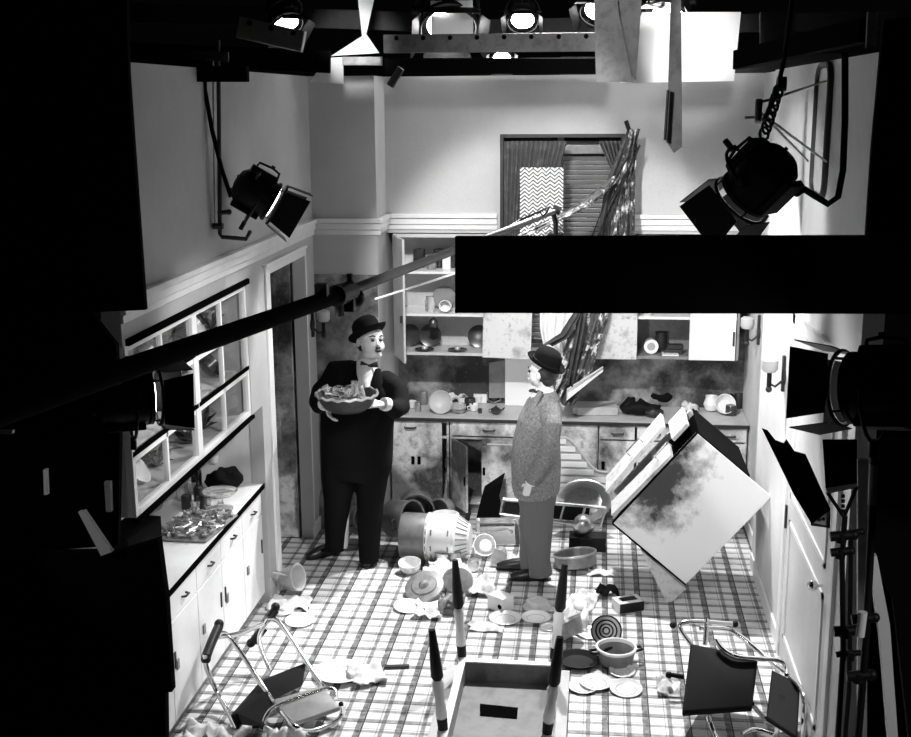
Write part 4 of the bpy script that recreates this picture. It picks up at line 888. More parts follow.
# ================================================================== things on the floor
def dish(mb, r, h=.02, rim=.35, n=28):
    return mb.lathe([(r*.55, 0), (r*.62, .004), (r*.98, h), (r, h+.004), (r*.96, h+.006), (r*.62, .009), (.001, .007)], n)
plate0 = thing('dinner_plate', 'white oval-looking plate on the floor before the left chair', 'plate', (0, 0, 0), group='plates on the floor')
dish(MB(), .17, .028).obj('plate_body', 'china', plate0, smooth=True); MB().lathe([(.103, .0093), (.108, .0105), (.108, .012), (.103, .011)], 28, ring=True).obj('rim_line', 'china2', plate0)
place(plate0, at(340, 675, Z=.003), rz(0))
for (x, y, s, rt, l) in ((408, 608, .62, rx(6) @ ry(4), 'broken white plate lying left of the plate heap, nearest the big can'), (432, 604, .70, rx(4), 'white plate lying just right of the broken one, under the tilted bowl'),
    (505, 620, .68, rx(2), 'white plate with a chip mark below the holed carton'), (536, 619, .62, rx(1), 'white plate left of the right table leg'),
    (596, 684, .62, rx(2), 'white plate in front of the cooking pot, right one of the overlapping pair'), (583, 688, .55, rx(3), 'white plate half under its neighbour beside the table'),
    (626, 690, .60, rx(8), 'white half-lit plate furthest right in front of the cooking pot'), (622, 672, .5, rx(5), 'white dish right behind the plates before the cooking pot'),
    (590, 634, .55, rx(4), 'white plate behind the pot lid'), (549, 628, .35, rx(3), 'small saucer next to the plate left of the table leg'),
    (300, 622, .62, rx(5), 'white plate on the floor behind the left chair frame'), (283, 612, .45, rx(5), 'small white plate beside the saucepan handle')):
    dup(plate0, at(x, y, Z=.004), rt, l, scale=s)
def simple(name, lab, cat, mb, m, loc, rot=None, smooth=True, bev=0, **k):
    o = mb.obj(name, m, smooth=smooth, bev=bev); off = o.location.copy(); o.location = (0, 0, 0)
    o.data.transform(Matrix.Translation(off)); tag(o, lab, cat, **k); return place(o, loc, rot)
# big can lying on its side
cx_ = thing('milk_can', 'large ribbed metal can lying on its side on the floor behind the crockery', 'can', (0, 0, 0))
Rc = ry(90)
q = MB(); q.lathe([(.20, 0), (.205, .01), (.205, .20), (.20, .21)], 32, (0, 0, 0), Rc); q.obj('grey_end', 'midg', cx_, smooth=True)
q = MB(); q.lathe([(.20, .21), (.215, .215), (.215, .235), (.205, .24), (.205, .44), (.215, .445), (.215, .46), (.20, .465), (.13, .56), (.12, .57)], 32, (0, 0, 0), Rc); bd = q.obj('white_body', 'paint2', cx_, smooth=True)
for k in range(22):
    a = 2*pi*k/22; q = MB(); q.tube([(.47, .196*cos(a), .196*sin(a)), (.555, .136*cos(a), .136*sin(a))], .006, 6)
    if k == 0: qq = q
    else: qq.v += q.v; qq.f += [tuple(i+len(qq.v)-len(q.v) for i in f) for f in q.f]
qq.obj('neck_ribs', 'greym', cx_)
for xx in (.27, .41):
    for a in (60, 100, 130): 
        q = MB(); q.box((xx, .207*cos(radians(a+90)), .207*sin(radians(a+90))), (.012, .05, .006), rx(a)); q.obj('seam', 'midg', bd)
q = MB(); q.tube([(.23, .0, -.21)]+[(.225, .212*sin(radians(a)), .212*cos(radians(a))) for a in range(0, 360, 20)], .006, 6); q.obj('band', 'midg', cx_)
place(cx_, at(401, 562, Z=0)+V((.0, .10, .192)), rz(-3)); cx_.scale = (.97, .9, .9)
# stockpots and chrome lids behind the men
def potmb(r, h, th=.008): return MB().lathe([(r*.9, 0), (r, .02), (r, h), (r*1.05, h+.005), (r*1.05, h+.015), (r-th, h+.012), (r-th, .02), (.001, .018)], 30)
p1 = thing('stock_pot', 'dark stock pot lying open end forward behind the milk can', 'pot', (0, 0, 0))
potmb(.15, .22).obj('pot_body', 'midg', p1, smooth=True)
q = MB(); q.tube([(-.15, -.04, .17), (-.20, -.04, .18), (-.20, .04, .18), (-.15, .04, .17)], .008, 8); q.obj('handle', 'darkm', p1, smooth=True)
place(p1, at(416, 506, Y=9.62), rx(85) @ ry(10))
dup(p1, at(391, 518, Y=9.2), rz(60) @ rx(80), 'grey pot lying on its side behind the man in black')
dup(p1, at(446, 508, Y=9.66), rz(-20) @ rx(80), 'round pot standing on edge directly left of the open cabinet door', scale=.62)
dup(p1, at(357, 520, Y=9.35), rz(40) @ rx(70), 'pot seen between the legs of the man in black', scale=.8)
q = MB(); q.lathe([(.001, .03), (.12, .02), (.17, 0), (.175, .004), (.165, .012), (.12, .034), (.02, .042), (.02, .06), (.001, .062)], 28)
simple('pot_lid', 'grey round lid leaning against the baseboard by the column', 'lid', q, 'midg', at(322, 527, Z=0)+V((0, .0, .15)), rz(30) @ rx(80))
# wire racks
def rack(lab, c, w, h, n, R, group=None):
    t = thing('wire_rack', lab, 'rack', (0, 0, 0), group=group); q = MB(); q.tube([(-w, 0, 0), (-w, 0, h), (w, 0, h), (w, 0, 0)], .008, 8, closed=True); q.tube([(-w, .2, 0), (-w, .2, h), (w, .2, h), (w, .2, 0)], .008, 8, closed=True); q.obj('frame', 'alu', t, smooth=True)
    q = MB()
    for k in range(n): x = -w+2*w*(k+.5)/n; q.tube([(x, 0, h*.1), (x, .2, h*.1)], .004, 6); q.tube([(x, 0, h*.1), (x, 0, h)], .004, 6)
    q.obj('wires', 'alu', t, smooth=True); return place(t, c, R)
rack('wire dish rack tipped between the milk can and the legs of the man in black', at(388, 535, Z=0)+V((0, .1, .02)), .2, .2, 9, rz(15) @ rx(-20))
# black triangular box + striped bent sheet right of it
q = MB(); P = [at(476, 519, Y=9.75), at(482, 495, Y=9.75), at(503, 481, Y=9.75), at(497, 505, Y=9.75), at(500, 520, Y=9.75)]; P = [V((p.x, p.y, max(p.z, .003))) for p in P]; q.prism(P, V((0, .25, 0)))
tag(q.obj('black_bin', 'black', bev=.004), 'black open box tipped below the open cabinet door', 'box')
q = MB(); c = at(494, 522, Z=0)+V((0, .12, 0))
q.sheet(lambda u, v: c+V((.13*sin(u*1.6)-.08, -.28+v*.2, .02+.27*u+.05*sin(u*3))), 10, 4, .008); tag(q.obj('curved_tin', 'alu', smooth=True), 'curved bright tin sheet standing next to the black box', 'sheet metal')
# step stool / ladder back behind tweed man
t = thing('step_stool', 'overturned rung stool lying behind the legs of the man in tweed', 'stool', at(540, 520, Z=0))
YS = 9.55
q = MB()
for (a, b) in (((503, 499), (606, 508)), ((500, 514), (600, 527))): q = MB(); q.cyl(at(*a, Y=YS), at(*b, Y=YS), .014, n=8); q.obj('rail', 'alu', t, smooth=True)
for k in range(6): a = lp(at(503, 499, Y=YS), at(606, 508, Y=YS), k/5); b = lp(at(500, 514, Y=YS), at(600, 527, Y=YS), k/5); q = MB(); q.cyl(a, b, .010, n=8); q.obj('rung', 'alu', t, smooth=True)
q = MB(); q.prism([at(505, 502, Y=YS+.03), at(590, 508, Y=YS+.03), at(588, 522, Y=YS+.03), at(503, 514, Y=YS+.03)], V((0, .02, 0))); q.obj('back_board', 'blackm', t)
# chrome roasting pan, skillet, ball bowls
def pan(mb, L, W, h): return mb.add([(x*s*L/2, y*s*W/2, z) for s, z in ((.85, 0), (1, h), (.97, h), (.82, .006)) for x, y in ((-1, -1), (1, -1), (1, 1), (-1, 1))], [(3, 2, 1, 0)]+[(j*4+i, j*4+(i+1) % 4, (j+1)*4+(i+1) % 4, (j+1)*4+i) for j in range(3) for i in range(4)]+[(12, 13, 14, 15)])
q = MB(); pan(q, .36, .26, .06); o = simple('roasting_pan', 'shiny roasting pan tipped up right of the milk can neck', 'pan', q, 'chrome', at(496, 548, Z=0)+V((0, .15, .06)), rz(8) @ rx(42), smooth=False, bev=.004)
q = MB(); q.tube([at(474, 533, Y=9.1), at(505, 529, Y=9.1), at(512, 532, Y=9.05)], [.006, .012, .014], 8); tag(q.obj('long_handle', 'alu', smooth=True), 'long pale handle lying over the roasting pan', 'utensil')
bw = MB().lathe([(.03, 0), (.06, .01), (.085, .05), (.09, .09), (.086, .09), (.08, .05), (.05, .015), (.001, .013)], 24)
b0 = simple('mixing_bowl', 'small white mixing bowl lying before the roasting pan', 'bowl', bw, 'china', at(485, 556, Z=0)+V((0, .05, .07)), rx(65))
dup(b0, at(445, 548, Z=0)+V((0, .02, .17)), rx(0), 'white upturned bowl on top of the tin beside the milk can', scale=1.3)
dup(b0, at(410, 572, Z=.0), rx(10), 'white bowl on the floor in front of the grey end of the milk can')
dup(b0, at(459, 590, Z=0)+V((0, .06, .12)), rx(100), 'dark-shadowed bowl lying at the far left table leg', scale=1.3)
bg = MB().lathe([(.04, 0), (.07, .01), (.10, .06), (.105, .17), (.10, .175), (.095, .06), (.05, .015), (.001, .013)], 24)
jr = thing('glass_jar', 'faceted glass jar lying below the roasting pan', 'jar', (0, 0, 0))
MB().lathe([(.05, 0), (.06, .01), (.062, .12), (.05, .14), (.045, .14), (.055, .12), (.055, .015), (.001, .012)], 12).obj('jar_body', 'glass', jr, smooth=True); MB().lathe([(.058, .135), (.06, .14), (.06, .155), (.058, .158)], 20).obj('jar_lid', 'alu', jr, smooth=True)
place(jr, at(499, 566, Z=0)+V((0, .12, .062)), rx(80) @ rz(10))
# chrome basin and ball right of tweed man
t = thing('wash_basin', 'mottled metal basin standing on edge right of the man in tweed', 'basin', (0, 0, 0))
MB().lathe([(.14, 0), (.17, .02), (.235, .14), (.25, .15), (.24, .155), (.225, .14), (.16, .03), (.001, .025)], 30, sc=(1, .75, 1)).obj('basin_body', 'alu', t, smooth=True)
place(t, V((at(583, 501, Y=9.72).x, 9.78, .255)), ry(-10) @ rx(70))
q = MB(); q.sph((0, 0, 0), .085, 20); simple('round_kettle', 'shiny ball shaped kettle in front of the wash basin', 'kettle', q, 'alu', (-.085, 9.36, .209))
q = MB(); q.box((0, 0, .061), (.30, .16, .12)); simple('dark_crate', 'dark low crate carrying the round kettle', 'crate', q, 'blackm', (-.05, 9.36, 0), bev=.006, smooth=False)
# drum sieve
t = thing('cake_tin', 'round metal tin with bright rim right of the tweed man shoes', 'tin', (0, 0, 0))
MB().lathe([(.15, 0), (.165, .01), (.165, .10), (.16, .10), (.158, .02), (.001, .018)], 32).obj('tin_wall', 'greym', t, smooth=True)
q = MB(); q.tube([(.166*cos(a), .166*sin(a), .10) for a in [2*pi*k/36 for k in range(36)]], .009, 8, closed=True); q.obj('rim', 'alu', t, smooth=True)
place(t, at(576, 570, Z=0)+V((.0, .07, .012)), rx(-8) @ ry(-8))
# slatted scalloped gate before the dark cabinet
g = thing('slatted_gate', 'white scalloped slatted gate leaning on the back cabinet right of the man in tweed', 'gate', at(585, 508, Z=0))
YG = 10.00; zt = lambda x: .74-.32*max(0, min(1, (x+.28)/.33))**1.0*(1) + .0
def ztop(x): u = max(0, min(1, (x+.27)/.32)); return .76-.30*(3*u*u-2*u*u*u)
xs = [-.40+.03*i for i in range(18)]
q = MB(); poly = [(-.40, YG+.012, .12)]+[(.11, YG+.012, .12)]+[(x, YG+.012, ztop(x)) for x in reversed(xs)]; q.prism(poly, V((0, .014, 0))); q.obj('back_panel', 'lightg', g)
q = MB()
for k in range(9):
    z = .16+k*.068; xe = .09
    while xe > -.4 and ztop(xe) < z+.05: xe -= .01
    if xe > -.3: q.box(((-.40+xe)/2, YG, z+.02), (xe+.40, .012, .048))
q.obj('slat', 'paint2', g, bev=.003)
q = MB(); q.tube([(x, YG, ztop(x)) for x in xs], .011, 8); q.obj('scalloped_rail', 'lightg', g, smooth=True)
q = MB(); q.bb((.10, YG-.005, .1), (.13, YG+.02, .50)); q.obj('end_stile', 'lightg', g)
# saucepan at left
sp_ = thing('saucepan', 'grey saucepan lying on its side near the left cabinet, handle toward the chair', 'saucepan', (0, 0, 0))
MB().lathe([(.07, 0), (.08, .01), (.10, .12), (.105, .125), (.095, .125), (.075, .015), (.001, .012)], 28).obj('pan_body', 'lightg', sp_, smooth=True)
q = MB(); q.tube([(-.09, 0, .09), (-.16, 0, .10), (-.28, 0, .09)], [.012, .010, .013], 8); q.obj('handle', 'alu', sp_, smooth=True)
place(sp_, at(285, 592, Z=0)+V((.0, .0, .105)), rz(-15) @ ry(75) @ rz(60))
# group around the heap
def tin(lab, x, y, r, h, m, rot=None, dz=0):
    q = MB(); q.lathe([(r*.98, 0), (r, .004), (r, h-.004), (r*.98, h), (r*.9, h), (r*.9, h-.004), (.001, h-.004)], 22); return simple('food_tin', lab, 'tin', q, m, at(x, y, Z=0)+V((0, 0, dz)), rot)
tin('bright food tin standing under the upturned bowl by the milk can', 442, 568, .055, .13, 'alu'); tin('darker food tin directly right of the bright one', 455, 567, .05, .13, 'greym'); tin('small tin lying right of the upturned bowl', 474, 568, .045, .09, 'alu', rx(90), .045)
tin('short tin below the roasting pan left side', 462, 575, .05, .07, 'paper')
q = MB(); q.lathe([(.001, .02), (.09, .01), (.14, 0), (.15, .008), (.145, .016), (.10, .022), (.09, .032), (.04, .034), (.02, .06), (.001, .062)], 30)
simple('ringed_platter', 'ringed metal platter tilted against the plate heap left of the table leg', 'platter', q, 'greym', at(424, 598, Z=0)+V((0, .04, .07)), rz(-15) @ rx(28), False)
bx = MB(); bx.box((0, 0, .055), (.15, .12, .11))
c0 = thing('carton', 'white carton with a round dark hole right of the left table leg', 'carton', (0, 0, 0)); bx.obj('carton_body', 'paint2', c0, bev=.004)
q = MB(); q.cyl((.045, -.0625, .045), (.045, -.058, .045), .018, n=16); q.obj('hole', 'hole', c0); place(c0, at(500, 612, Z=0)+V((0, .06, 0)), rz(-38))
q = MB(); q.lathe([(.10, 0), (.105, .008), (.085, .02), (.08, .05), (.072, .06), (.055, .06), (.05, .045), (.001, .04)], 28); simple('jelly_mould', 'round grey ring mould on the floor before the man in tweed', 'mould', q, 'lightg', at(537, 609, Z=0)+V((0, .03, 0)))
# rubber bag pyramid, cloths
def cloth(lab, c, w, d, h, m, seed, name='dish_cloth', cat='cloth', rot=0, th=.006):
    q = MB(); o = V((seed*3.1, seed*1.7, 0)); Rr = rz(rot)
    def fn(u, v):
        x, y = (u-.5)*w, (v-.5)*d; e = 1-max(abs(u-.5), abs(v-.5))*1.5; nz = noise.noise(V((x*16, y*16, seed)))+.5*abs(noise.noise(V((x*34, y*34, seed))))
        z = max(.006, h*(.25+.6*e)+h*nz*1.1); p = Rr @ V((x*(1+.3*noise.noise(V((u*2, v*2, seed+5)))), y*(1+.3*noise.noise(V((u*2, v*3, seed+9)))), z)); return V(c)+p
    q.sheet(fn, 16, 16, th); return tag(q.obj(name, m, smooth='all'), lab, cat)
cloth('crumpled white cloth lying right of the plate in front of the left chair', at(367, 678, Z=0), .22, .26, .05, 'white', 1, rot=20)
cloth('white cloth scraps beside the left table leg', at(445, 578, Z=0), .3, .3, .10, 'white', 2)
cloth('speckled cloth right of the food tins', at(480, 590, Z=0), .22, .32, .06, 'paper', 3, rot=15)
cloth('white rag next to the saucepan by the left cabinet', at(290, 606, Z=0), .3, .2, .04, 'white', 4)
cloth('black rag behind the open package', at(606, 596, Z=0), .17, .12, .08, 'cloth', 5, rot=10)
cloth('white torn paper left of the black rag', at(583, 602, Z=0), .2, .3, .05, 'paper', 6, 'torn_paper', 'paper', rot=-20)
cloth('pale paper flap behind the frying pan', at(573, 625, Z=0), .20, .25, .10, 'paper', 7, 'torn_paper', 'paper')
cloth('white crumbs and paper right of the cake tin', at(602, 574, Z=0), .22, .12, .03, 'white', 8, 'torn_paper', 'paper')
cloth('white paper scraps left of the right chair', at(668, 690, Z=0), .14, .2, .05, 'paper', 9, 'torn_paper', 'paper')
cloth('crumpled wrapping paper at the bottom left below the chair', at(215, 741, Z=0), .36, .18, .08, 'paper', 10, 'wrapping_paper', 'paper')
cloth('second crumpled wrapping paper under the left chair frame', at(284, 745, Z=0), .26, .16, .07, 'paper', 11, 'wrapping_paper', 'paper')
cloth('grey crumpled rag in front of the far left table leg', at(452, 610, Z=0), .18, .2, .10, 'midg', 12)
cloth('white rag left of the grey crumpled rag', at(428, 616, Z=0), .2, .14, .05, 'white', 13)
cloth('white paper under the round plates by the carton', at(487, 628, Z=0), .24, .16, .02, 'paper', 14, 'torn_paper', 'paper')
cloth('pale rag right of the roasting pan', at(512, 560, Z=0), .14, .14, .05, 'paper', 15)
# open package
t = thing('open_package', 'small open package with a dark front right of the black rag', 'package', (0, 0, 0)); q = MB(); q.box((0, 0, .04), (.20, .13, .08)); q.obj('package_body', 'paper', t, bev=.003)
q = MB(); q.box((0.0, -.066, .04), (.19, .003, .07)); q.box((.0, .0, .082), (.12, .06, .003)); q.obj('dark_label', 'blackm', t); place(t, at(628, 612, Z=0)+V((0, .05, 0)), rz(25))
# saucepot etc.
t = thing('cooking_pot', 'two handled enamel cooking pot standing on the floor right of the table', 'pot', (0, 0, 0))
MB().lathe([(.095, 0), (.11, .01), (.125, .10), (.132, .105), (.132, .112), (.12, .112), (.105, .02), (.001, .015)], 32).obj('pot_body', 'midg', t, smooth=True)
MB().lathe([(.133, .104), (.134, .108), (.134, .114), (.119, .115), (.116, .085), (.118, .084)], 32, ring=True).obj('white_rim', 'china', t, smooth=True)
for sx in (-1, 1): q = MB(); q.tube([(sx*.125, -.03, .085), (sx*.17, -.02, .09), (sx*.17, .02, .09), (sx*.125, .03, .085)], .009, 8); q.obj('handle', 'blackm', t, smooth=True)
place(t, at(616, 668, Z=0)+V((0, .08, 0)), rz(15))
t = thing('frying_pan', 'black frying pan lying flat left of the cooking pot', 'pan', (0, 0, 0))
MB().lathe([(.10, 0), (.135, .03), (.14, .034), (.132, .034), (.10, .008), (.001, .006)], 30).obj('pan_body', 'blackm', t, smooth=True); q = MB(); q.tube([(.13, 0, .03), (.28, 0, .05)], .011, 8); q.obj('handle', 'blackm', t, smooth=True)
place(t, at(578, 663, Z=0.002), rz(35))
t = thing('saucepan', 'grey saucepan tipped behind the frying pan beside the table leg', 'saucepan', (0, 0, 0))
MB().lathe([(.08, 0), (.09, .01), (.11, .10), (.115, .105), (.105, .105), (.085, .015), (.001, .012)], 28).obj('pan_body', 'greym', t, smooth=True); place(t, at(572, 645, Z=0)+V((0, .05, .05)), rz(20) @ rx(-25) @ ry(-20))
q = MB(); q.tube([(.11, 0, .09), (.26, 0, .11)], .009, 8)
t = thing('pot_lid', 'concentric ringed pot lid standing on edge behind the cooking pot', 'lid', (0, 0, 0))
MB().lathe([(.001, .0), (.10, .0), (.105, .004), (.10, .012), (.001, .02)], 30).obj('lid_disc', 'lightg', t, smooth=True)
q = MB()
for r_ in (.10, .07, .045, .022): q.tube([(r_*cos(a), r_*sin(a), .02-r_*.07) for a in [2*pi*k/32 for k in range(32)]], .0055, 6, closed=True)
q.obj('dark_rings', 'blackm', t, smooth=True); place(t, at(606, 648, Z=0)+V((0, .06, .10)), rx(72))
q = MB(); q.box((0, 0, .012), (.16, .03, .012)); simple('table_fork', 'dark flat scrap on the floor right of the white cloth', 'scrap', q, 'darkm', at(397, 668, Z=0), rz(10), False)
# ================================================================== curtains
def curtain(lab, fn, m, nu=60, nv=14, name='curtain', th=.006): q = MB(); q.sheet(fn, nu, nv, th); return tag(q.obj(name, m, smooth='all'), lab, 'curtain')
def panel(xt0, xt1, zt, xb0, xb1, zb, Y, amp, nf, ph=0):
    def fn(u, v):
        xa = xt0+(xt1-xt0)*u; xb = xb0+(xb1-xb0)*u; x = xa+(xb-xa)*v; z = zt+(zb-zt)*v
        return V((x, Y+amp*sin(u*nf*2*pi+ph)*(1-.3*v), z))
    return fn
curtain('dark curtain hanging at the left side of the back window', panel(-.79, -.28, 3.27, -.79, -.55, 2.2, 10.02, .022, 13), 'curt')
curtain('wavy white lace panel in the left half of the back window', panel(-.655, -.30, 3.06, -.655, -.30, 2.3, 9.97, .012, 8), 'zig', 40, 30, 'lace_panel')
curtain('short dark curtain at the upper right of the back window', panel(-.02, .23, 3.27, .18, .22, 2.85, 10.02, .02, 7), 'curt')
kn = at(634, 130, Y=9.9)
def hang(pts, w0, w1, nf, amp, ph=0):
    P = [V(p) for p in pts]
    def fn(u, v):
        t = v*(len(P)-1); i = min(int(t), len(P)-2); c = P[i].lerp(P[i+1], t-i); w = w0+(w1-w0)*v
        return c+V(((u-.5)*w, amp*(.3+v)*sin(u*nf*2*pi+ph+v*1.5), .01*sin(u*9+v*4)))
    return fn
curtain('torn patterned drape hanging from the rod end at the right of the window', hang([kn, at(626, 180, Y=9.95), at(621, 240, Y=9.95), at(610, 300, Y=9.98)], .06, .30, 2.5, .05), 'curt2')
curtain('dark drape strip falling behind the torn patterned drape', hang([kn+V((0, .05, 0)), at(614, 185, Y=10.0), at(608, 240, Y=10.0), at(600, 300, Y=10.02)], .10, .22, 3, .03, 1), 'curt')
curtain('drape corner sweeping down left across the window toward the boom', hang([at(620, 175, Y=9.95), at(585, 205, Y=9.8), at(520, 236, Y=9.7)], .07, .10, 2, .02), 'curt2')
curtain('long patterned drape sweeping from the window onto the counter behind the man in tweed', hang([at(594, 280, Y=10.0), at(590, 320, Y=10.0), at(575, 372, Y=9.98), at(560, 404, Y=10.0)], .30, .26, 4, .035), 'curt2', 60, 24)
curtain('dark long drape beside the folded back door of the right cupboard', hang([at(586, 290, Y=9.93), at(580, 330, Y=9.93), at(570, 385, Y=9.93)], .07, .07, 2, .03), 'curt', 30, 24)
curtain('pale drape hanging in the window gap left of the dark drape', hang([at(560, 290, Y=10.05), at(556, 330, Y=10.05), at(560, 372, Y=10.05)], .34, .20, 4, .03), 'white', 40, 20)
curtain('dark twisted drape piece hooked behind the hat of the man in tweed', hang([at(578, 312, Y=9.88), at(565, 335, Y=9.88), at(548, 345, Y=9.88)], .06, .10, 1.5, .025), 'curt', 24, 14)
c_ = MB(); c_.cyl(at(626, 121, Y=9.95), at(636, 150, Y=9.9), .018, n=8); c_.cyl(at(640, 145, Y=9.9), at(598, 236, Y=9.85), .009, n=8); tag(c_.obj('curtain_rod', 'blackm', smooth=True), 'broken dark curtain rod at the upper right of the window', 'rod')
c_ = MB(); c_.tube([at(628, 170, Y=9.8), at(608, 205, Y=9.8), at(600, 236, Y=9.8)], .008, 6); c_.tube([at(632, 150, Y=9.8), at(612, 185, Y=9.8), at(592, 236, Y=9.8)], .006, 6); tag(c_.obj('tie_cord', 'blackm', smooth=True), 'dark cords trailing down from the broken rod', 'cord')
c_ = MB(); c_.sheet(lambda u, v: at(586, 378, Y=9.9)+V((-.16+.30*u, .05*sin(v*3), -.10+.20*u+(-.10*v*(1-u*.6)))), 12, 8, .006); tag(c_.obj('ironing_cloth', 'white', smooth='all'), 'white cloth edge rising from the counter right of the drape', 'cloth')
# ================================================================== counter and shelf objects
CT = .897
def put(o, x, y, Z=CT, dy=0, rot=None): return place(o, at(x, y, Z=Z)+V((0, dy, .001)), rot)
cup = thing('tea_cup', 'grey tea cup on the back counter behind the arm of the man in black', 'cup', (0, 0, 0), group='cups about the kitchen')
MB().lathe([(.022, 0), (.03, .006), (.04, .05), (.042, .065), (.038, .065), (.026, .01), (.001, .008)], 20).obj('cup_body', 'china', cup, smooth=True); q = MB(); q.tube([(.036, 0, .05), (.06, 0, .045), (.058, 0, .02), (.03, 0, .018)], .004, 6); q.obj('handle', 'china', cup, smooth=True)
put(cup, 412, 408)
for (x, y, r_, l) in ((403, 410, 0, 'white cup on the back counter nearest the man in black'), (462, 404, 30, 'white cup behind the glass bowls on the back counter'), (478, 403, 100, 'white cup standing at the wall behind the dark jar on the back counter'), (474, 411, 200, 'small cup at the counter edge right of the tilted bowl')):
    dup(cup, at(x, y, Z=CT+.001), rz(r_), l)
def ctin(lab, x, y, r, h, m, Z=CT, name='canister', cat='canister', rot=None, dz=0):
    q = MB(); q.lathe([(r*.96, 0), (r, .004), (r, h-.01), (r*.9, h), (.001, h)], 20); return simple(name, lab, cat, q, m, at(x, y, Z=Z)+V((0, 0, .001+dz)), rot)
ctin('small bright canister at the left end of the back counter', 406, 414, .03, .06, 'alu'); ctin('second bright canister beside the tilted bowl', 418, 411, .03, .08, 'alu')
ctin('tall grey canister behind the second bright one', 424, 404, .035, .12, 'greym')
q = MB(); q.lathe([(.001, 0), (.04, 0), (.085, .02), (.105, .05), (.10, .052), (.08, .028), (.03, .01), (.001, .01)], 30); simple('tilted_bowl', 'round bowl tipped up facing the room on the back counter', 'bowl', q, 'lightg', at(441, 413, Z=CT)+V((0, .03, .09)), rx(72))
q = MB(); q.lathe([(.03, 0), (.05, .01), (.075, .05), (.07, .085), (.066, .085), (.07, .05), (.001, .012)], 20); o = simple('glass_bowl', 'glass bowl right of the tipped up bowl on the back counter', 'bowl', q, 'glass', at(458, 413, Z=CT+.001))
ctin('dark round jar behind the glass bowl', 470, 409, .05, .10, 'chinad', name='jar', cat='jar'); ctin('small black jar at the counter edge left of the teapot', 480, 413, .018, .04, 'chinad', name='jar', cat='jar')
q = MB(); q.box((0, 0, .04), (.12, .09, .08)); simple('white_box', 'white box on the back counter behind the dark round jar', 'box', q, 'paint', at(479, 404, Z=CT+.001)+V((0, .08, 0)), rz(10), False, .004)
cloth('pale crumpled paper behind the tilted bowl', at(455, 402, Z=CT+.002), .25, .16, .08, 'paper', 21, 'torn_paper', 'paper')
t = thing('teapot', 'little dark teapot alone on the counter in front of the bright wall panel', 'teapot', (0, 0, 0)); MB().lathe([(.025, 0), (.045, .02), (.045, .045), (.02, .062), (.008, .065), (.010, .075), (.001, .078)], 20).obj('pot_body', 'chinad', t, smooth=True)
q = MB(); q.tube([(.04, 0, .03), (.06, 0, .04), (.075, 0, .06)], [.010, .008, .006], 8); q.obj('spout', 'chinad', t, smooth=True); q = MB(); q.tube([(-.04, 0, .045), (-.065, 0, .04), (-.06, 0, .02), (-.04, 0, .02)], .005, 6); q.obj('handle', 'chinad', t, smooth=True); put(t, 496, 414)
t = thing('percolator', 'dark percolator with a curved bright handle at the wall panel', 'percolator', (0, 0, 0)); MB().lathe([(.05, 0), (.055, .01), (.045, .12), (.05, .13), (.02, .15), (.001, .155)], 20).obj('pot_body', 'chinad', t, smooth=True)
q = MB(); q.tube([(-.06, -.03, .10), (-.06, -.04, .03), (0, -.07, .01), (.06, -.04, .03), (.06, -.03, .10)], .008, 8); q.obj('handle', 'alu', t, smooth=True); put(t, 494, 403, dy=.03)
slabtag('chopping_board', [(489, 363), (505, 360), (506, 398), (489, 398)], 10.55, 'midg', 'dark board leaning on the back wall behind the percolator', 'board', .02)
ctin('white ribbed jar right of the percolator', 508, 401, .03, .09, 'china', name='jar', cat='jar')
t = thing('cardboard_box', 'flat grey box lying on the back counter right of the man in tweed', 'box', (0, 0, 0)); q = MB(); q.box((0, 0, .035), (.36, .24, .07)); q.obj('box_body', 'lightg', t, bev=.004); q = MB(); q.box((-.19, -.03, .035), (.04, .15, .05)); q.obj('open_flap', 'paper', t, bev=.002); put(t, 596, 412, dy=.0, rot=rz(6))
def lump(lab, x, y, r, m, seed, Z=CT, name='bag', cat='bag', dy=0, parent=None):
    q = MB(); q.sph((0, 0, r[2]), r, 24); q.v = [p*(1+.30*noise.noise(p*14+V((seed, 0, 0)))+.16*noise.noise(p*38+V((seed, 0, 0)))) for p in q.v]; q.v = [V((p.x, p.y, max(p.z, 0))) for p in q.v]; return simple(name, lab, cat, q, m, at(x, y, Z=Z)+V((0, dy, .001)), None, 'all')
bgm = lump('dark crumpled bag on the right counter left of the stove top', 641, 415, (.17, .09, .06), 'vinyl', 1); lump('black hat-like bundle behind the crumpled bag', 662, 406, (.17, .09, .07), 'cloth', 2, name='bundle', cat='bundle', dy=.06)
lump('second dark bag between the flat box and the black bundle', 628, 414, (.07, .06, .07), 'vinyl', 3)
q = MB(); q.lathe([(.03, 0), (.05, .01), (.07, .06), (.05, .12), (.055, .14), (.048, .14), (.001, .02)], 20); simple('white_jug', 'white jug standing in the crockery pile at the right end of the counter', 'jug', q, 'china', at(711, 411, Z=CT+.001), rx(-6))
dup(b0, at(724, 413, Z=CT)+V((0, 0, .06)), rx(60), 'white bowl lying in the pile at the right end of the counter')
dup(b0, at(716, 405, Z=CT)+V((0, .1, .05)), rx(100) @ ry(30), 'second bowl in the pile against the right end of the back wall')
ctin('dark pot at the right end of the back counter', 731, 415, .05, .09, 'chinad', name='small_pot', cat='pot'); ctin('tall dark canister in the corner of the back counter', 738, 408, .035, .14, 'darkm')
lump('black lumpy bundle beside the white jug in the right pile', 729, 409, (.06, .05, .06), 'cloth', 11, name='bundle', cat='bundle', dy=.02)
lump('grey crumpled bag in the middle of the right pile', 718, 407, (.07, .05, .05), 'paper', 12, dy=.08)
lump('small dark bag on the counter edge between the flat box and stove', 655, 417, (.08, .05, .04), 'darkm', 13, dy=-.02)
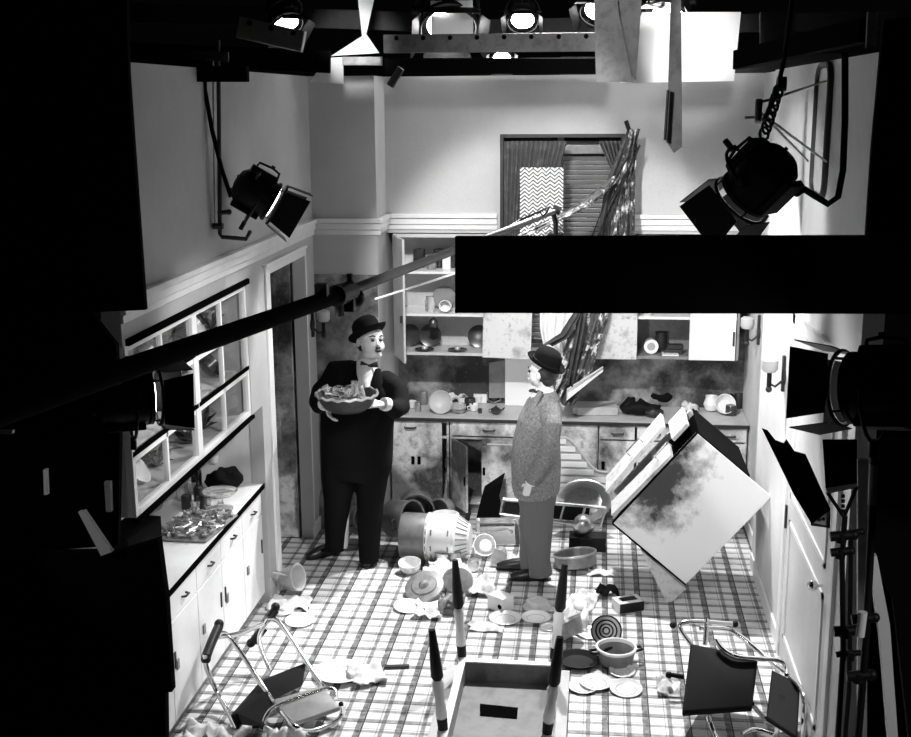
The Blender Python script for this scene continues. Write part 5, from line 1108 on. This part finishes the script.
cloth('white torn paper along the wall behind the right crockery pile', at(712, 404, Z=CT+.002)+V((0, .1, 0)), .4, .14, .12, 'paper', 25, 'torn_paper', 'paper')
cloth('white paper on the counter between the bag and the pile', at(690, 410, Z=CT+.002), .14, .18, .05, 'paper', 26, 'torn_paper', 'paper')
# wall cupboard contents
def shelfput(o, x, zs, Y=10.3, dz=0, rot=None):
    p = at(x, 300, Y=Y); return place(o, (p.x, Y, zs+.001+dz), rot)
def quick(name, lab, cat, prof, m, x, zs, Y=10.3, dz=0, rot=None, n=22): q = MB(); q.lathe(prof, n); o = simple(name, lab, cat, q, m, (0, 0, 0)); shelfput(o, x, zs, Y, dz, rot); return o
s1, s2, s3 = 2.167, 1.797, 1.455
jarp = [(.04, 0), (.045, .01), (.045, .09), (.035, .11), (.038, .13), (.001, .13)]
quick('storage_jar', 'glassy storage jar on the top shelf of the left cupboard', 'jar', jarp, 'greym', 432, s1)
q = MB(); q.box((0, 0, .065), (.07, .05, .13)); o = simple('food_box', 'small white food box on the top shelf of the left cupboard', 'box', q, 'paint', (0, 0, 0), None, False, .003); shelfput(o, 447, s1)
for k, x in enumerate((420, 440, 452)): quick('dark_pot', ['dark pot at the back of the top shelf, left', 'dark pot at the back of the top shelf, in the middle', 'dark pot at the back of the top shelf, beside the masking board'][k], 'pot', [(.05, 0), (.06, .03), (.05, .16), (.001, .17)], 'chinad', x, s1, 10.42)
quick('storage_jar', 'clear storage jar on the middle shelf of the left cupboard', 'jar', jarp, 'glass', 430, s2)
quick('white_mug', 'white mug lying with its mouth to the room on the middle shelf', 'mug', [(.045, 0), (.05, .005), (.052, .09), (.045, .09), (.042, .01), (.001, .008)], 'china', 446, s2, 10.26, .052, rx(80))
quick('round_tray', 'grey tray leaning at the back of the middle shelf', 'tray', [(.09, 0), (.10, .004), (.10, .012), (.001, .012)], 'midg', 444, s2, 10.44, .10, rx(82))
dpl = [(.001, 0), (.06, 0), (.10, .012), (.10, .016), (.06, .006), (.001, .006)]
for k, (x, l) in enumerate(((409, 'dark plate on edge at the left of the bottom shelf'), (430, 'dark plate on edge at the middle of the bottom shelf'), (479, 'dark plate on edge next to the folded back door'))): quick('dark_plate', l, 'plate', dpl, 'chinad', x, s3, 10.42, .10, rx(80))
for k, (x, l) in enumerate(((424, 'dark saucer with a pale cup knob on the bottom shelf, left one'), (457, 'dark saucer with a pale cup knob on the bottom shelf, right one'))):
    t = thing('saucer', l, 'saucer', (0, 0, 0)); MB().lathe([(.04, 0), (.085, .012), (.085, .016), (.04, .008), (.001, .006)], 24).obj('saucer_body', 'chinad', t, smooth=True); MB().lathe([(.02, .008), (.028, .02), (.02, .038), (.001, .04)], 16).obj('knob', 'china2', t, smooth=True); shelfput(t, x, s3, 10.24)
t = thing('hanging_cup', 'dark cup hanging under the middle shelf of the left cupboard', 'cup', (0, 0, 0)); MB().lathe([(.018, 0), (.035, -.02), (.042, -.075), (.038, -.075), (.001, -.01)], 18).obj('cup_body', 'chinad', t, smooth=True); q = MB(); q.tube([(0, 0, -.002), (0, 0, .03)], .004, 6); q.obj('hook', 'chinad', t); shelfput(t, 433, s2-.055, 10.24)
# right cupboard
t = thing('ring_can', 'round can with a pale ring end on the bottom shelf of the right cupboard', 'can', (0, 0, 0)); MB().lathe([(.055, 0), (.06, .004), (.06, .1), (.055, .104), (.001, .104)], 24).obj('can_body', 'china2', t, smooth=True); MB().lathe([(.035, .102), (.06, .103), (.062, .112), (.035, .112)], 24, ring=True).obj('white_ring', 'china', t, smooth=True); shelfput(t, 652, s3, 10.35, .062, rx(88))
quick('dark_jug', 'dark jug behind the ring can in the right cupboard', 'jug', [(.05, 0), (.055, .05), (.045, .14), (.05, .16), (.001, .16)], 'darkm', 662, s3, 10.44)
q = MB(); q.box((0, 0, .02), (.15, .1, .04)); q.box((.01, 0, .06), (.14, .09, .035), rz(6)); o = simple('stacked_boxes', 'stack of two small dark boxes in the right cupboard', 'boxes', q, 'darkm', (0, 0, 0), None, False, .003); shelfput(o, 675, s3, 10.3)
q = MB(); q.box((0, 0, .006), (.14, .1, .012)); o = simple('paper_pile', 'white papers at the shelf edge of the right cupboard', 'paper', q, 'paint', (0, 0, 0), None, False, .002); shelfput(o, 672, s3, 10.22)
quick('small_dish', 'pale small dish on the upper shelf of the right cupboard', 'dish', [(.03, 0), (.05, .02), (.045, .02), (.001, .006)], 'china', 648, s2, 10.24)
# left counter
t = thing('serving_tray', 'broad tray heaped with glittering broken glass on the left counter', 'tray', (0, 0, 0))
pt = [at(158, 541, Z=.925), at(206, 543, Z=.925), at(238, 516, Z=.925), at(186, 513, Z=.925)]
MB().prism(pt, V((0, 0, .012))).obj('tray_plate', 'midg', t, bev=.004)
q = MB()
for k in range(150):
    u, v = random.uniform(.04, .96), random.uniform(.06, .94); p = lp(lp(pt[0], pt[1], u), lp(pt[3], pt[2], u), v)+V((0, 0, .018+random.uniform(0, .03)))
    q.tube([p, p+V((random.uniform(-.05, .05), random.uniform(-.05, .05), random.uniform(0, .025)))], [.015, .004], 5)
tag(q.obj('glass_shards', 'alu'), 'glittering glass shards covering the tray on the left counter', 'broken glass', kind='stuff')
q = MB(); q.lathe([(.035, 0), (.038, .01), (.038, .15), (.014, .20), (.014, .26), (.001, .26)], 18); simple('wine_bottle', 'tall dark bottle at the back of the left counter', 'bottle', q, 'bottle', at(204, 492, Z=.921)+V((-.05, 0, 0)))
for k, (x, y, l) in enumerate(((199, 500, 'black canister in front of the tall bottle'), (187, 509, 'black canister nearest the glass tray'), (202, 510, 'black canister beside the cake stand'))): simple('black_canister', l, 'canister', MB().lathe([(.035, 0), (.036, .01), (.036, .09), (.03, .10), (.001, .10)], 18), 'chinad', at(x, y, Z=.921))
t = thing('cake_stand', 'footed glass cake stand on the left counter', 'cake stand', (0, 0, 0)); MB().lathe([(.085, 0), (.085, .008), (.03, .025), (.018, .05), (.018, .08), (.03, .095), (.001, .095)], 28).obj('foot', 'glass', t, smooth=True); MB().lathe([(.03, .096), (.10, .105), (.12, .13), (.115, .132), (.09, .112), (.001, .105)], 28).obj('dish', 'glass', t, smooth=True); place(t, at(219, 511, Z=.922)+V((0, .04, 0)))
for k, (x, y, l) in enumerate(((192, 494, 'clear tumbler left of the tall bottle'), (208, 505, 'clear tumbler between the canisters and cake stand'), (196, 515, 'clear tumbler at the tray corner'), (181, 500, 'clear tumbler nearest the back of the left counter'))): dup(tumb, at(x, y, Z=.922), rz(0), l, group='tumblers on the left counter')
dup(cup, at(214, 482, Z=.922)+V((0, .02, .135)), rz(40), 'white cup perched on the cake stand')
lump('black cloth bundle at the far end of the left counter', 226, 490, (.13, .12, .075), 'cloth', 6, Z=.921, name='cloth_bundle', cat='cloth', dy=-.02)
quick('leaning_plate', 'grey plate leaning on the alcove wall of the left counter', 'plate', dpl, 'china2', 172, .93)
bpy.data.objects['leaning_plate'].location = at(173, 510, Z=.922)+V((-.12, 0, .1)); bpy.data.objects['leaning_plate'].rotation_quaternion = ry(78)
# china in the glazed cupboard, tier by tier
tiers = (1.521, 1.816, 2.126); tn = ('bottom', 'middle', 'top')
cab_i = 0
pl1 = pb1 = lf1 = None
for ti, z in enumerate(tiers):
    for k in range(7):
        yy = 5.85+k*.275+.03*((k*7+ti) % 3); xx = XL-.24+.05*((k+ti) % 3-1); kind = (k+ti) % 3; wh = ['at the near end', 'second from the near end', 'third from the near end', 'in the middle', 'third from the far end', 'second from the far end', 'at the far end'][k]
        if kind == 0:
            l = 'grey plate stack, %s tier of the glazed cupboard, %s' % (tn[ti], wh)
            q = MB()
            for j in range(5): q.lathe([(.06, j*.012), (.11, .014+j*.012), (.108, .02+j*.012), (.05, .01+j*.012)], 20, (.004*(j % 2), 0, 0))
            simple('plate_stack', l, 'plates', q, ['china2', 'midg', 'lightg'][k % 3], (xx, yy, z))
        elif kind == 1: simple('bowl', 'tipped bowl, %s tier of the glazed cupboard, %s' % (tn[ti], wh), 'bowl', MB().lathe([(.03, 0), (.06, .01), (.10, .07), (.096, .07), (.05, .015), (.001, .012)], 20), ['chinad', 'china'][k % 2], (xx, yy, z+.05), ry(50))
        else:
            q = MB()
            for j in range(9):
                a = j*.7; p = V((.0, 0, .0)); e = V((.10*cos(a), .11*sin(a), .05+.05*(j % 3))); q.prism([p, lp(p, e, .5)+V((.02*sin(a), -.02*cos(a), .02)), e, lp(p, e, .5)-V((.02*sin(a), -.02*cos(a), -.02))], V((0, 0, .004)))
            simple('dried_leaves', 'dark leafy clump, %s tier of the glazed cupboard, %s' % (tn[ti], wh), 'leaves', q, 'foodd', (xx, yy, z), None, False)
# ------------------------------------------------------------------ light
S.view_settings.view_transform = 'Standard'; S.view_settings.look = 'None'; S.view_settings.gamma = 1; S.view_settings.exposure = .3
S.view_settings.use_curve_mapping = False
wd_ = bpy.data.worlds.new('world'); S.world = wd_; wd_.use_nodes = True; wd_.node_tree.nodes['Background'].inputs[0].default_value = (1, 1, 1, 1); wd_.node_tree.nodes['Background'].inputs[1].default_value = .0008
def spot(name, loc, tgt, P, ang=50, blend=.35, r=.10):
    l = bpy.data.lights.new(name, 'SPOT'); l.energy = P; l.spot_size = radians(ang); l.spot_blend = blend; l.shadow_soft_size = r
    o = bpy.data.objects.new(name, l); COL.objects.link(o); o.location = loc
    o.rotation_euler = (V(tgt)-V(loc)).to_track_quat('-Z', 'Y').to_euler(); return o
# back lights in the grid over the back wall
spot('spot_back_left', (-.3, 9.7, 4.75), (.2, 7.0, 0), 1050, 68, .3, .06)
spot('spot_back_right', (.5, 9.8, 5.2), (-1.3, 7.0, 0), 760, 52, .3, .06)
# the visible lamp heads
spot('spot_lamp_left', (-1.38, 4.3, 2.62), (.7, 9.2, 1.0), 260, 46)
# unseen front keys above the frame; the spots after them are added fill
spot('spot_cabinet', (.9, 4.4, 4.5), (-2.4, 7.3, 1.1), 560, 30, .3)
spot('spot_front', (-1.0, 5.5, 5.0), (-.3, 10.2, 1.6), 900, 38, .4)
spot('fill_right_wall', (-1.6, 5.4, 4.7), (1.3, 8.2, 2.2), 480, 34, .4)  # added to whiten the right wall, stands for no known lamp
spot('fill_upper_wall', (-.2, 6.2, 4.9), (0, 10.2, 2.9), 175, 58, .8)  # added fill for the upper back wall, no fixture there
spot('fill_silk', (.6, 5.6, 4.12), at(690, 42, Y=8.6), 200, 16, .3)  # added from the front so the large silk reads white
spot('fill_silk_left', (-1.2, 5.6, 4.12), at(352, 40, Y=8.9), 450, 10, .3)  # added narrow beam that brightens the hourglass silk
spot('fill_brace', (2.6, 1.6, 3.6), (1.0, 4.0, 1.6), 120, 22, .3, .03)  # invented narrow beam to brighten the pale brace board
spot('fill_batten', (-3.2, 1.8, 3.4), at(95, 535, Y=3.85), 30, 12, .3, .03)  # invented weak beam aimed only at the pale left batten
